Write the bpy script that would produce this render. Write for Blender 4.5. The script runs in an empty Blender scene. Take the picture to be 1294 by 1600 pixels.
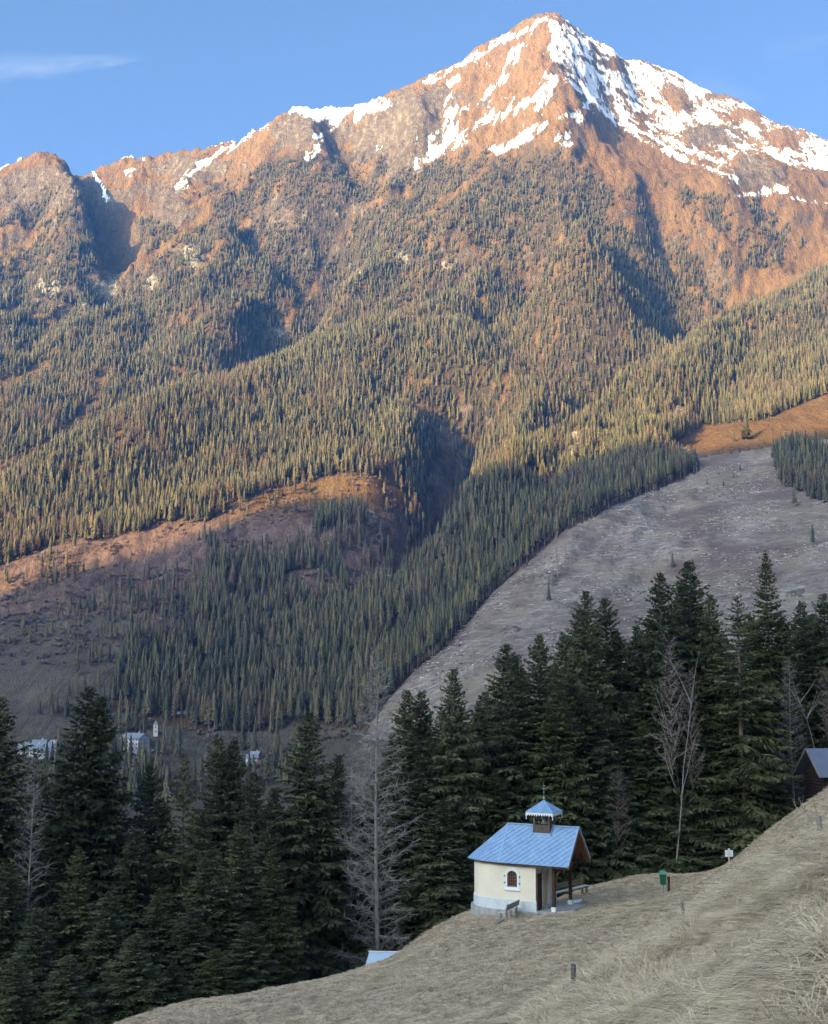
import bpy, bmesh, math, random
import numpy as np
from mathutils import Vector, Matrix

SC = bpy.context.scene
COL = SC.collection
R = math.radians
random.seed(7)
rng = np.random.default_rng(11)

# ---------------------------------------------------------------- camera, sky, sun, exposure
F, CX, CY, PITCH = 2000.0, 647.0, 800.0, R(7.0)
CP, SP = math.cos(PITCH), math.sin(PITCH)
cam_d = bpy.data.cameras.new('camera')
cam = bpy.data.objects.new('camera', cam_d); COL.objects.link(cam)
cam_d.sensor_fit = 'VERTICAL'; cam_d.sensor_height = 36.0; cam_d.lens = 36.0 * F / 1600.0
cam_d.clip_start = 0.1; cam_d.clip_end = 40000
cam.location = (0, 0, 0); cam.rotation_euler = (R(90) + PITCH, 0, 0)
SC.camera = cam

SUN_EL = R(12.0)
SUN_H = np.array([-0.66, -0.75]); SUN_H /= np.linalg.norm(SUN_H)       # horizontal direction towards the sun
SUN = np.array([SUN_H[0] * math.cos(SUN_EL), SUN_H[1] * math.cos(SUN_EL), math.sin(SUN_EL)])
world = bpy.data.worlds.new('World'); SC.world = world; world.use_nodes = True
wn = world.node_tree.nodes; wl = world.node_tree.links
bg = wn['Background']
sky = wn.new('ShaderNodeTexSky'); sky.sky_type = 'NISHITA'; sky.sun_disc = False
sky.sun_elevation = SUN_EL; sky.sun_rotation = math.atan2(SUN_H[0], SUN_H[1])
sky.altitude = 1200; sky.air_density = 0.2; sky.dust_density = 10.0; sky.ozone_density = 1.0
bg.inputs['Strength'].default_value = 0.15
# thin cirrus wisps, part of the sky itself
def wmath(op, a, b=None, c=None, clamp=False):
    n = wn.new('ShaderNodeMath'); n.operation = op; n.use_clamp = clamp
    for i, v in enumerate((a, b, c)):
        if v is None: continue
        if isinstance(v, (int, float)): n.inputs[i].default_value = v
        else: wl.new(v, n.inputs[i])
    return n.outputs[0]
tc = wn.new('ShaderNodeTexCoord')
def wisp(az, el, rot, ln, wd, amp):
    # az/el in degrees of the wisp centre; a soft streak on the sky dome
    mp = wn.new('ShaderNodeMapping'); mp.vector_type = 'POINT'
    c = Vector((math.sin(R(az)) * math.cos(R(el)), math.cos(R(az)) * math.cos(R(el)), math.sin(R(el))))
    right = Vector((math.cos(R(az)), -math.sin(R(az)), 0)); up = right.cross(c)
    a = right * math.cos(R(rot)) + up * math.sin(R(rot)); b = -right * math.sin(R(rot)) + up * math.cos(R(rot))
    def dot(v):
        n = wn.new('ShaderNodeVectorMath'); n.operation = 'DOT_PRODUCT'
        wl.new(tc.outputs['Generated'], n.inputs[0]); n.inputs[1].default_value = v
        return n.outputs['Value']
    ua = wmath('SUBTRACT', dot(a), a.dot(c)); ub = wmath('SUBTRACT', dot(b), b.dot(c)); uc = dot(c)
    nz = wn.new('ShaderNodeTexNoise'); nz.inputs['Scale'].default_value = 26; nz.inputs['Detail'].default_value = 6
    nz.inputs['Roughness'].default_value = 0.65
    cmb = wn.new('ShaderNodeCombineXYZ'); wl.new(wmath('MULTIPLY', ua, 0.5), cmb.inputs[0]); wl.new(wmath('MULTIPLY', ub, 2.2), cmb.inputs[1])
    wl.new(cmb.outputs[0], nz.inputs['Vector'])
    nn = wmath('SUBTRACT', nz.outputs['Fac'], 0.5)
    ub2 = wmath('ADD', ub, wmath('MULTIPLY', nn, wd * 1.6))
    # the streak is thick at its far end and comes to a point at the other
    t = wmath('DIVIDE', ua, ln)
    wide = wmath('MULTIPLY', wmath('MULTIPLY_ADD', t, -0.45, 0.55, clamp=True), wd)
    g1 = wmath('SUBTRACT', 1.0, wmath('DIVIDE', wmath('ABSOLUTE', ub2), wmath('ADD', wide, 0.0006)), clamp=True)
    g2 = wmath('SUBTRACT', 1.0, wmath('POWER', wmath('ABSOLUTE', t), 4.0), clamp=True)
    g3 = wmath('MULTIPLY_ADD', nn, 2.0, 0.8, clamp=True)
    front = wmath('GREATER_THAN', uc, 0.5)
    return wmath('MULTIPLY', wmath('MULTIPLY', wmath('MULTIPLY', wmath('POWER', g1, 1.3), g2), wmath('MULTIPLY', g3, amp)), front)
w1 = wisp(-17.4, 25.2, 11, 0.080, 0.016, 0.34)
w2 = wisp(14.4, 24.6, -20, 0.03, 0.014, 0.12)
w3 = wisp(17.8, 26.0, 5, 0.03, 0.010, 0.08)
wsum = wmath('ADD', wmath('ADD', w1, w2), w3, clamp=True)
tint = wn.new('ShaderNodeMix'); tint.data_type = 'RGBA'; tint.blend_type = 'MULTIPLY'; tint.inputs[0].default_value = 1.0
wl.new(sky.outputs[0], tint.inputs[6]); tint.inputs[7].default_value = (0.89, 1.07, 1.05, 1)
SKY_TINT = tint.inputs[7]
mixc = wn.new('ShaderNodeMix'); mixc.data_type = 'RGBA'
wl.new(wsum, mixc.inputs[0]); wl.new(tint.outputs[2], mixc.inputs[6]); mixc.inputs[7].default_value = (1.05, 1.2, 1.4, 1)
CLOUD_COL = mixc.inputs[7]
wl.new(mixc.outputs[2], bg.inputs['Color'])

sun_d = bpy.data.lights.new('sun', 'SUN'); sun_o = bpy.data.objects.new('sun', sun_d); COL.objects.link(sun_o)
sun_d.energy = 5.0; sun_d.angle = R(0.3); sun_d.color = (1.0, 0.70, 0.27)
sun_o.rotation_euler = Vector(SUN).to_track_quat('Z', 'Y').to_euler(); sun_o.location = (-300, -300, 400)

SC.view_settings.view_transform = 'Standard'; SC.view_settings.look = 'None'
SC.view_settings.gamma = 1.0; SC.view_settings.use_curve_mapping = False
SC.view_settings.exposure = 2.36
SC.render.engine = 'CYCLES'
SC.cycles.use_denoising = True; SC.cycles.denoising_prefilter = 'NONE'; SC.cycles.use_light_tree = False
SC.cycles.max_bounces = 5; SC.cycles.diffuse_bounces = 2; SC.cycles.glossy_bounces = 2
SC.cycles.transparent_max_bounces = 6; SC.cycles.volume_bounces = 1; SC.cycles.transmission_bounces = 3
SC.cycles.use_adaptive_sampling = True; SC.cycles.adaptive_threshold = 0.02
SC.cycles.caustics_reflective = False; SC.cycles.caustics_refractive = False

# ---------------------------------------------------------------- helpers
def at(px, py, D):
    """world point seen at pixel (px, py) of the 1294x1600 photo at forward distance D metres"""
    dx = (px - CX) / F; dy = (CY - py) / F
    k = D / (CP - dy * SP)
    return np.array([dx * k, D, (SP + dy * CP) * k])

def to_px(P):
    """project world points (n,3) to photo pixels"""
    P = np.asarray(P, float)
    yc = P[..., 1] * CP + P[..., 2] * SP
    zc = -P[..., 1] * SP + P[..., 2] * CP
    yc = np.maximum(yc, 1e-3)
    return CX + F * P[..., 0] / yc, CY - F * zc / yc

def tag(o, label=None, cat=None, group=None, kind=None):
    if label: o['label'] = label
    if cat: o['category'] = cat
    if group: o['group'] = group
    if kind: o['kind'] = kind
    return o

def new_mesh(name, V, Fc, mats=(), smooth=False, mat_idx=None):
    """numpy verts + faces (n,3)/(n,4) array or list of lists -> mesh"""
    me = bpy.data.meshes.new(name)
    V = np.asarray(V, np.float32)
    if isinstance(Fc, np.ndarray):
        n, k = Fc.shape
        me.vertices.add(len(V)); me.vertices.foreach_set('co', V.ravel())
        me.loops.add(n * k); me.loops.foreach_set('vertex_index', Fc.astype(np.int32).ravel())
        me.polygons.add(n); me.polygons.foreach_set('loop_start', np.arange(0, n * k, k, dtype=np.int32))
        me.polygons.foreach_set('loop_total', np.full(n, k, np.int32))
        me.update(calc_edges=True)
    else:
        me.from_pydata(V.tolist(), [], Fc); me.update()
    for m in mats: me.materials.append(m)
    if mat_idx is not None: me.polygons.foreach_set('material_index', np.asarray(mat_idx, np.int32))
    if smooth: me.polygons.foreach_set('use_smooth', np.ones(len(me.polygons), bool))
    me.update()
    return me

def obj(name, me, parent=None, loc=None, rz=0):
    o = bpy.data.objects.new(name, me); COL.objects.link(o)
    if parent is not None: o.parent = parent
    if loc is not None: o.location = loc
    if rz: o.rotation_euler = (0, 0, rz)
    return o

def empty(name, loc, rz=0):
    o = bpy.data.objects.new(name, None); COL.objects.link(o); o.location = loc; o.rotation_euler = (0, 0, rz)
    o.empty_display_size = 0.3
    return o

class MB:
    """collects boxes, bars, prisms as one mesh"""
    def __init__(s): s.V = []; s.F = []
    def add(s, V, Fc):
        b = len(s.V); s.V += [tuple(map(float, v)) for v in V]; s.F += [[b + i for i in f] for f in Fc]; return s
    def box(s, c, d, M=None):
        cx, cy, cz = c; x, y, z = d[0] / 2, d[1] / 2, d[2] / 2
        V = [Vector((cx + i * x, cy + j * y, cz + k * z)) for i in (-1, 1) for j in (-1, 1) for k in (-1, 1)]
        if M is not None: V = [M @ v for v in V]
        return s.add(V, [(0, 1, 3, 2), (4, 6, 7, 5), (0, 4, 5, 1), (2, 3, 7, 6), (0, 2, 6, 4), (1, 5, 7, 3)])
    def bar(s, a, b, w, h=None, up=(0, 0, 1)):
        """box beam from a to b with section w x h"""
        h = h or w; a = Vector(a); b = Vector(b); d = (b - a).normalized()
        u = Vector(up); r = d.cross(u)
        if r.length < 1e-3: r = d.cross(Vector((0, 1, 0)))
        r.normalize(); u = r.cross(d)
        V = [p + r * (i * w / 2) + u * (j * h / 2) for p in (a, b) for i, j in ((-1, -1), (1, -1), (1, 1), (-1, 1))]
        return s.add(V, [(3, 2, 1, 0), (4, 5, 6, 7), (0, 1, 5, 4), (1, 2, 6, 5), (2, 3, 7, 6), (3, 0, 4, 7)])
    def tube(s, pts, rad, n=6, cap=True):
        pts = [Vector(p) for p in pts]; b = len(s.V); m = len(pts)
        rad = rad if isinstance(rad, (list, tuple)) else [rad] * m
        for i, p in enumerate(pts):
            d = (pts[min(i + 1, m - 1)] - pts[max(i - 1, 0)]).normalized()
            r = d.cross(Vector((0.13, 0.2, 1)) if abs(d.z) < .9 else Vector((1, 0.1, 0))).normalized(); u = r.cross(d)
            for k in range(n):
                a = 2 * math.pi * k / n; s.V.append(tuple(p + (r * math.cos(a) + u * math.sin(a)) * rad[i]))
        for i in range(m - 1):
            for k in range(n):
                s.F.append([b + i * n + k, b + i * n + (k + 1) % n, b + (i + 1) * n + (k + 1) % n, b + (i + 1) * n + k])
        if cap:
            s.F.append([b + k for k in range(n)]); s.F.append([b + (m - 1) * n + k for k in range(n)][::-1])
        return s
    def prism(s, poly, z0, z1):
        n = len(poly); V = [(x, y, z0) for x, y in poly] + [(x, y, z1) for x, y in poly]
        return s.add(V, [list(range(n))[::-1], list(range(n, 2 * n))] + [[i, (i + 1) % n, n + (i + 1) % n, n + i] for i in range(n)])
    def build(s, name, mat, parent=None, loc=None, smooth=False):
        me = new_mesh(name, s.V, s.F, [mat] if mat else [], smooth)
        bm = bmesh.new(); bm.from_mesh(me); bmesh.ops.recalc_face_normals(bm, faces=bm.faces); bm.to_mesh(me); bm.free()
        return obj(name, me, parent, loc)

# ---- materials
def mat_new(name):
    m = bpy.data.materials.new(name); m.use_nodes = True
    return m, m.node_tree.nodes, m.node_tree.links, m.node_tree.nodes['Principled BSDF']

def ramp(nodes, links, src, stops):
    r = nodes.new('ShaderNodeValToRGB'); links.new(src, r.inputs[0])
    e = r.color_ramp.elements
    while len(e) < len(stops): e.new(0.5)
    for i, (p, c) in enumerate(stops):
        e[i].position = p; e[i].color = (*c, 1) if len(c) == 3 else c
    return r.outputs[0]

def noise(nodes, links, scale, detail=5, rough=0.6, vec=None, dist=0.0):
    n = nodes.new('ShaderNodeTexNoise'); n.inputs['Scale'].default_value = scale; n.inputs['Detail'].default_value = detail
    n.inputs['Roughness'].default_value = rough; n.inputs['Distortion'].default_value = dist
    if vec is not None: links.new(vec, n.inputs['Vector'])
    return n.outputs['Fac']

def mapped(nodes, links, scale=(1, 1, 1), rot=(0, 0, 0), src='Object'):
    t = nodes.new('ShaderNodeTexCoord'); m = nodes.new('ShaderNodeMapping')
    m.inputs['Scale'].default_value = scale; m.inputs['Rotation'].default_value = rot
    links.new(t.outputs[src], m.inputs[0]); return m.outputs[0]

def mixrgb(nodes, links, fac, a, b, blend='MIX'):
    m = nodes.new('ShaderNodeMix'); m.data_type = 'RGBA'; m.blend_type = blend
    for idx, v in ((0, fac), (6, a), (7, b)):
        if isinstance(v, (int, float)): m.inputs[idx].default_value = v
        elif isinstance(v, tuple): m.inputs[idx].default_value = (*v, 1) if len(v) == 3 else v
        else: links.new(v, m.inputs[idx])
    return m.outputs[2]

def mth(nodes, links, op, a, b=None, c=None, clamp=False):
    n = nodes.new('ShaderNodeMath'); n.operation = op; n.use_clamp = clamp
    for i, v in enumerate((a, b, c)):
        if v is None: continue
        if isinstance(v, (int, float)): n.inputs[i].default_value = v
        else: links.new(v, n.inputs[i])
    return n.outputs[0]

def bump(nodes, links, src, strength, dist, bsdf):
    b = nodes.new('ShaderNodeBump'); b.inputs['Strength'].default_value = strength; b.inputs['Distance'].default_value = dist
    links.new(src, b.inputs['Height']); links.new(b.outputs[0], bsdf.inputs['Normal']); return b

def simple_mat(name, c1, c2=None, scale=3.0, stretch=(1, 1, 1), rough=0.8, bmp=0.2, bdist=0.02, metallic=0.0, detail=5, per_obj=0.0):
    m, n, l, b = mat_new(name)
    c2 = c2 or tuple(x * 0.7 for x in c1)
    v = mapped(n, l, stretch)
    f = noise(n, l, scale, detail, 0.6, v)
    c = ramp(n, l, f, [(0.32, c2), (0.68, c1)])
    if per_obj:
        oi = n.new('ShaderNodeObjectInfo')
        k = mth(n, l, 'MULTIPLY_ADD', oi.outputs['Random'], per_obj, 1 - per_obj / 2)
        hs = n.new('ShaderNodeHueSaturation'); l.new(c, hs.inputs['Color']); l.new(k, hs.inputs['Value']); c = hs.outputs[0]
    l.new(c, b.inputs['Base Color']); b.inputs['Roughness'].default_value = rough; b.inputs['Metallic'].default_value = metallic
    b.inputs['Specular IOR Level'].default_value = 0.25
    if bmp: bump(n, l, f, bmp, bdist, b)
    return m
# ================================================================ LARGE STRUCTURE: terrain
# ---- numpy gradient noise
_perm = np.random.default_rng(5).permutation(512).astype(np.int64)
_perm = np.concatenate([_perm, _perm])
_ang = np.random.default_rng(6).random(512) * 2 * np.pi
_gx, _gy = np.cos(_ang), np.sin(_ang)
def pnoise(x, y):
    xi = np.floor(x).astype(np.int64); yi = np.floor(y).astype(np.int64)
    xf = x - xi; yf = y - yi; xi &= 511; yi &= 511
    u = xf * xf * xf * (xf * (xf * 6 - 15) + 10); v = yf * yf * yf * (yf * (yf * 6 - 15) + 10)
    def g(ix, iy, fx, fy):
        h = _perm[(_perm[ix & 511] + iy) & 511]; return _gx[h] * fx + _gy[h] * fy
    a = g(xi, yi, xf, yf); b = g(xi + 1, yi, xf - 1, yf); c = g(xi, yi + 1, xf, yf - 1); d = g(xi + 1, yi + 1, xf - 1, yf - 1)
    return (a + u * (b - a) + v * ((c + u * (d - c)) - (a + u * (b - a)))) * 1.5
def fbm(x, y, o=5, gain=0.5, lac=2.03):
    s = 0; a = 1.0; t = 0
    for i in range(o):
        s = s + a * pnoise(x + 17.3 * i, y - 9.1 * i); t += a; a *= gain; x = x * lac; y = y * lac
    return s / t
def ridged(x, y, o=5, gain=0.5, lac=2.03):
    s = 0; a = 1.0; t = 0
    for i in range(o):
        s = s + a * (1 - np.abs(pnoise(x + 31.7 * i, y + 5.3 * i)) * 2); t += a; a *= gain; x = x * lac; y = y * lac
    return s / t          # about 0..1, ridges high

def rbf_fit(P, lam=1e-4, S=1000.0):
    X = P[:, :2] / S; n = len(X)
    d2 = ((X[:, None] - X[None]) ** 2).sum(-1)
    K = 0.5 * d2 * np.log(d2 + 1e-12) + lam * np.eye(n)
    A = np.zeros((n + 3, n + 3)); A[:n, :n] = K; A[:n, n] = 1; A[:n, n + 1:] = X; A[n, :n] = 1; A[n + 1:, :n] = X.T
    w = np.linalg.solve(A, np.concatenate([P[:, 2], np.zeros(3)]))
    return X, w, S
def rbf_eval(fit, x, y):
    X, w, S = fit; shp = x.shape; q = np.stack([x.ravel(), y.ravel()], 1).astype(np.float32) / S
    out = np.empty(len(q), np.float32); n = len(X); Xf = X.astype(np.float32); wf = w.astype(np.float32)
    for i in range(0, len(q), 40000):
        c = q[i:i + 40000]
        d2 = (c[:, :1] - Xf[None, :, 0]) ** 2 + (c[:, 1:] - Xf[None, :, 1]) ** 2
        out[i:i + 40000] = (0.5 * d2 * np.log(d2 + 1e-12)) @ wf[:n] + wf[n] + c @ wf[n + 1:]
    return out.reshape(shp).astype(float)

# ---- far terrain: what the picture fixes, as (pixel x, pixel y, metres away)
FAR = [
 # skyline
 (-420,400,3000),(-250,330,2950),(-130,300,2930),(0,262,2900),(40,240,2870),(72,227,2850),(100,232,2860),(130,244,2900),(180,243,2960),(240,233,3000),(290,222,3030),(350,218,3060),
 (400,195,3050),(430,176,3020),(446,163,3000),(460,152,3000),(474,157,3020),(490,161,3060),(540,163,3140),(600,157,3140),(625,142,2960),(645,136,2930),(662,131,2960),(700,106,2990),(760,72,3010),
 (810,48,3005),(850,28,3000),(880,30,3030),(915,50,3110),(960,70,3220),(1000,88,3310),(1040,103,3370),(1070,118,3400),(1110,134,3420),(1140,138,3430),(1160,152,3440),
 (1200,176,3400),(1250,198,3430),(1294,216,3450),(1380,255,3500),(1500,320,3550),(1700,400,3600),
 # summit arete and its spur
 (868,60,2940),(873,110,2850),(878,150,2780),(882,200,2690),(880,245,2600),(888,300,2500),(905,360,2390),(921,425,2290),(950,455,2250),(985,490,2215),(1025,534,2180),
 # left flank of the summit, rock towers
 (800,110,2930),(760,160,2880),(720,200,2800),(700,160,2920),(650,175,2890),(640,230,2800),(600,200,2960),(560,220,2880),(520,200,2980),(480,215,2860),(440,215,2880),(420,250,2800),
 (800,200,2760),(800,300,2560),(830,260,2620),(740,280,2640),(650,290,2700),(560,290,2700),(480,270,2740),(400,260,2830),(350,260,2900),(340,320,2720),(270,270,2860),(230,290,2790),
 (700,340,2540),(760,380,2430),(620,350,2580),(640,420,2420),(700,440,2360),(850,420,2330),
 # left peak: its spur, the dark ravine
 (120,262,2760),(142,300,2650),(150,350,2560),(140,400,2480),(70,290,2720),(0,320,2680),(60,370,2560),(0,430,2450),(-200,420,2550),(-200,560,2250),(-400,560,2400),
 (165,300,2850),(185,335,2810),(178,380,2690),(160,415,2530),(150,450,2440),(215,330,2740),(230,390,2600),(240,440,2470),(300,400,2560),
 (60,470,2380),(130,470,2400),(180,480,2370),(240,500,2300),(60,540,2200),(150,560,2200),(0,540,2230),(200,560,2190),(0,620,2030),(90,620,2080),(190,608,2120),(60,680,1930),(-50,690,1900),(-200,720,1900),
 # spur D and the ravine right of it
 (330,360,2620),(400,360,2560),(380,420,2430),(350,470,2330),(300,510,2260),(440,400,2620),(410,480,2430),(545,350,2680),(515,400,2600),(487,446,2510),(445,522,2340),(400,545,2290),(330,575,2200),(560,430,2400),
 # main slope crest C (hides the ravine behind it)
 (698,457,2310),(590,487,2260),(487,520,2190),(390,562,2090),(270,616,1960),(200,645,1870),(135,675,1790),(60,712,1710),(0,742,1640),(-150,810,1520),(-400,880,1450),
 (600,600,2020),(500,620,1970),(400,680,1840),(300,740,1730),(200,760,1660),(100,800,1580),(700,560,2080),(590,700,1830),(520,740,1720),(400,780,1620),(300,800,1570),(150,850,1480),(0,850,1480),(-200,900,1400),
 (585,765,1680),(550,790,1640),(450,810,1570),(350,845,1510),(250,870,1450),(100,895,1390),(0,925,1340),(-200,980,1290),
 # shaded lower slope, valley floor
 (450,900,1420),(350,940,1340),(250,960,1280),(100,980,1240),(0,1000,1200),(-200,1060,1130),(550,880,1480),(520,960,1330),(420,1000,1240),(300,1040,1170),(150,1060,1110),(0,1080,1080),(400,1080,1130),(300,1110,1080),
 (120,1120,1040),(0,1130,1020),(-200,1140,1010),(220,1130,1050),(240,1165,1000),(150,1175,985),(50,1180,970),(-100,1180,960),(340,1165,1000),(400,1160,1010),
 (100,1240,900),(300,1240,880),(420,1200,930),(0,1240,900),
 # secondary spur 2 and its gullies
 (788,480,2230),(808,530,2110),(822,575,2020),(825,615,1940),(805,650,1870),(850,470,2410),(874,525,2360),(900,570,2320),(932,598,2290),(760,560,2080),(740,620,1930),(800,430,2330),
 (770,690,1990),(735,735,1930),(706,785,1840),(625,700,1770),(628,765,1640),(600,815,1540),(700,665,1930),(752,650,2030),(682,825,1690),(672,735,1830),(655,680,1850),(650,800,1650),(640,850,1540),
 # gorge floor
 (690,872,1480),(645,915,1340),(590,965,1245),(520,1030,1155),(470,1075,1105),(420,1125,1050),
 # right valley behind spur B
 (930,110,3030),(950,150,3040),(940,200,2900),(930,250,2720),(1000,150,3200),(1000,220,2960),(1060,200,3130),(1100,170,3280),(1100,240,2960),(1140,278,2850),(1060,270,2820),(1000,290,2700),(1180,200,3250),(1200,250,3050),(1170,250,3020),
 (1250,260,3120),(1294,290,3100),(1294,330,2980),(1240,320,2900),(1170,310,2820),(1120,330,2720),(1060,310,2720),(1000,340,2600),(960,340,2540),(960,400,2500),(1040,400,2680),(1100,400,2620),(1160,380,2700),(1230,380,2800),(1294,370,2880),
 (1000,440,2460),(1060,470,2550),(1120,450,2650),(1180,430,2640),(1250,400,2780),(1090,520,2370),(1150,480,2500),
 (1500,330,3100),(1500,420,2900),(1700,480,3100),
 # spur B crest (hides the gorge)
 (1500,320,2900),(1380,350,2760),(1294,398,2620),(1245,435,2500),(1200,460,2410),(1130,492,2280),(1085,522,2190),(1050,553,2120),(1000,578,2030),(960,600,1950),(920,620,1880),(880,642,1800),(840,665,1740),(800,690,1660),(765,722,1590),(740,752,1530),(722,778,1480),(712,800,1440),
 (1294,480,2350),(1294,560,2020),(1200,540,2120),(1150,600,1910),(1050,640,1800),(980,660,1730),(900,710,1590),(870,720,1560),(830,740,1510),(780,790,1400),(740,830,1360),
 (1294,620,1700),(1200,655,1620),(1100,665,1640),(1040,702,1540),(1294,690,1480),(1170,690,1510),(1500,560,1850),(1500,650,1500),(1500,800,1180),(1700,700,1400),
 (1090,735,1440),(1000,775,1350),(930,790,1320),(880,830,1260),(820,890,1180),(760,950,1110),(690,1020,1040),(650,1050,1010),(712,905,1290),(600,1020,1150),(560,1060,1085),(520,1110,1030),
 (1294,760,1310),(1200,780,1290),(1100,820,1220),(1294,860,1100),(1150,900,1080),(1000,900,1110),(1294,960,930),(1150,990,920),(1000,1000,940),(880,1000,970),(800,1050,920),(720,1100,900),(620,1130,930),(560,1150,950),
 (1294,1060,780),(1100,1090,780),(900,1110,800),(1500,1000,820),(760,1150,820),(620,1180,850),
]
# hidden ground, as (pixel x, pixel y, metres): the ravines behind the occluding crests
FAR += [(300,640,2080),(200,690,1960),(100,730,1850),(0,780,1740),(400,585,2160),(-150,850,1640),
 (1060,590,2250),(1010,610,2130),(965,640,2030),(920,665,1950),(870,695,1870),(830,720,1790),(790,745,1700),(755,790,1600),(715,830,1500),(1230,480,2560),(1294,440,2720)]
FARP = [at(*p) for p in FAR]
# behind the skyline the ground falls away; beyond the sides it goes on
for px, py, D in FAR[:40]:
    p = at(px, py, D); FARP.append(np.array([p[0] * 1.12, D + 420, p[2] - 330])); FARP.append(np.array([p[0] * 1.3, D + 1000, p[2] - 650]))
for x, y, z in [(-1500,2300,560),(-1500,1600,300),(-1300,1100,-20),(-1100,700,-95),(-800,900,-85),(-600,600,-105),(-350,650,-108),(-150,700,-100),(0,700,-85),(150,680,-60),
                (-400,350,-95),(-200,450,-100),(0,450,-85),(150,450,-62),(300,500,-25),(-250,250,-75),(-120,230,-58),(0,230,-50),(100,230,-38),(200,240,-10),(320,260,25),
                (350,650,40),(500,500,70),(600,750,130),(800,1000,260),(1100,1500,480),(1400,2200,760),(1600,3000,1100),(-400,160,-80),(-200,160,-66),(0,160,-34),(120,160,-18),(250,160,25)]:
    FARP.append(np.array([x, y, z], float))
FARP = np.array(FARP)
far_fit = rbf_fit(FARP, 2e-4)

def smooth(a, b, x):
    t = np.clip((x - a) / (b - a), 0, 1); return t * t * (3 - 2 * t)

def ray_base(px, py):
    D = np.linspace(800, 3400, 500); dx = (px - CX) / F; dy = (CY - py) / F; k = D / (CP - dy * SP)
    w = np.nonzero(rbf_eval(far_fit, dx * k, D) >= (SP + dy * CP) * k)[0]
    return None if len(w) == 0 else (dx * k[w[0]], D[w[0]])
# ravines cut into the slopes: (pixel polyline, half width m, depth m)
CARVE = [([(132,244),(160,295),(182,340),(168,400),(150,440)], 62, 52), ([(560,300),(545,350),(487,446),(440,528)], 70, 60), ([(800,430),(840,500),(880,560),(920,600)], 75, 60),
         ([(760,630),(735,680),(708,745),(680,800),(655,850)], 65, 45), ([(940,300),(1000,370),(1060,450),(1100,500)], 85, 55), ([(1040,300),(1100,380),(1130,450)], 55, 35), ([(1120,300),(1170,370),(1190,430)], 50, 32),
         ([(60,300),(50,380),(20,450)], 45, 32), ([(450,190),(420,250),(380,310)], 45, 34), ([(255,240),(235,300),(205,350)], 42, 34), ([(535,190),(560,240),(520,300)], 40, 28), ([(400,330),(340,420),(290,480)], 45, 32),
         ([(620,160),(600,230),(560,290)], 42, 36), ([(690,150),(680,200),(640,260)], 40, 30), ([(640,380),(590,440),(545,490)], 42, 30), ([(750,380),(700,430),(640,470)], 40, 24), ([(640,560),(600,620),(560,690)], 36, 18),
         ([(420,480),(400,530),(370,555)], 50, 34), ([(90,420),(70,480),(40,540)], 40, 26), ([(230,440),(240,480),(215,540)], 38, 26), ([(870,640),(862,720),(850,760)], 30, 20), ([(960,610),(940,680),(925,715)], 34, 20), ([(1190,500),(1110,620),(1065,680)], 34, 16)]
CARVE_W = []
for pts, w_, d_ in CARVE:
    q = [ray_base(*p_) for p_ in pts]; q = [p_ for p_ in q if p_ is not None]
    if len(q) > 1: CARVE_W.append((q, w_, d_))
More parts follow.
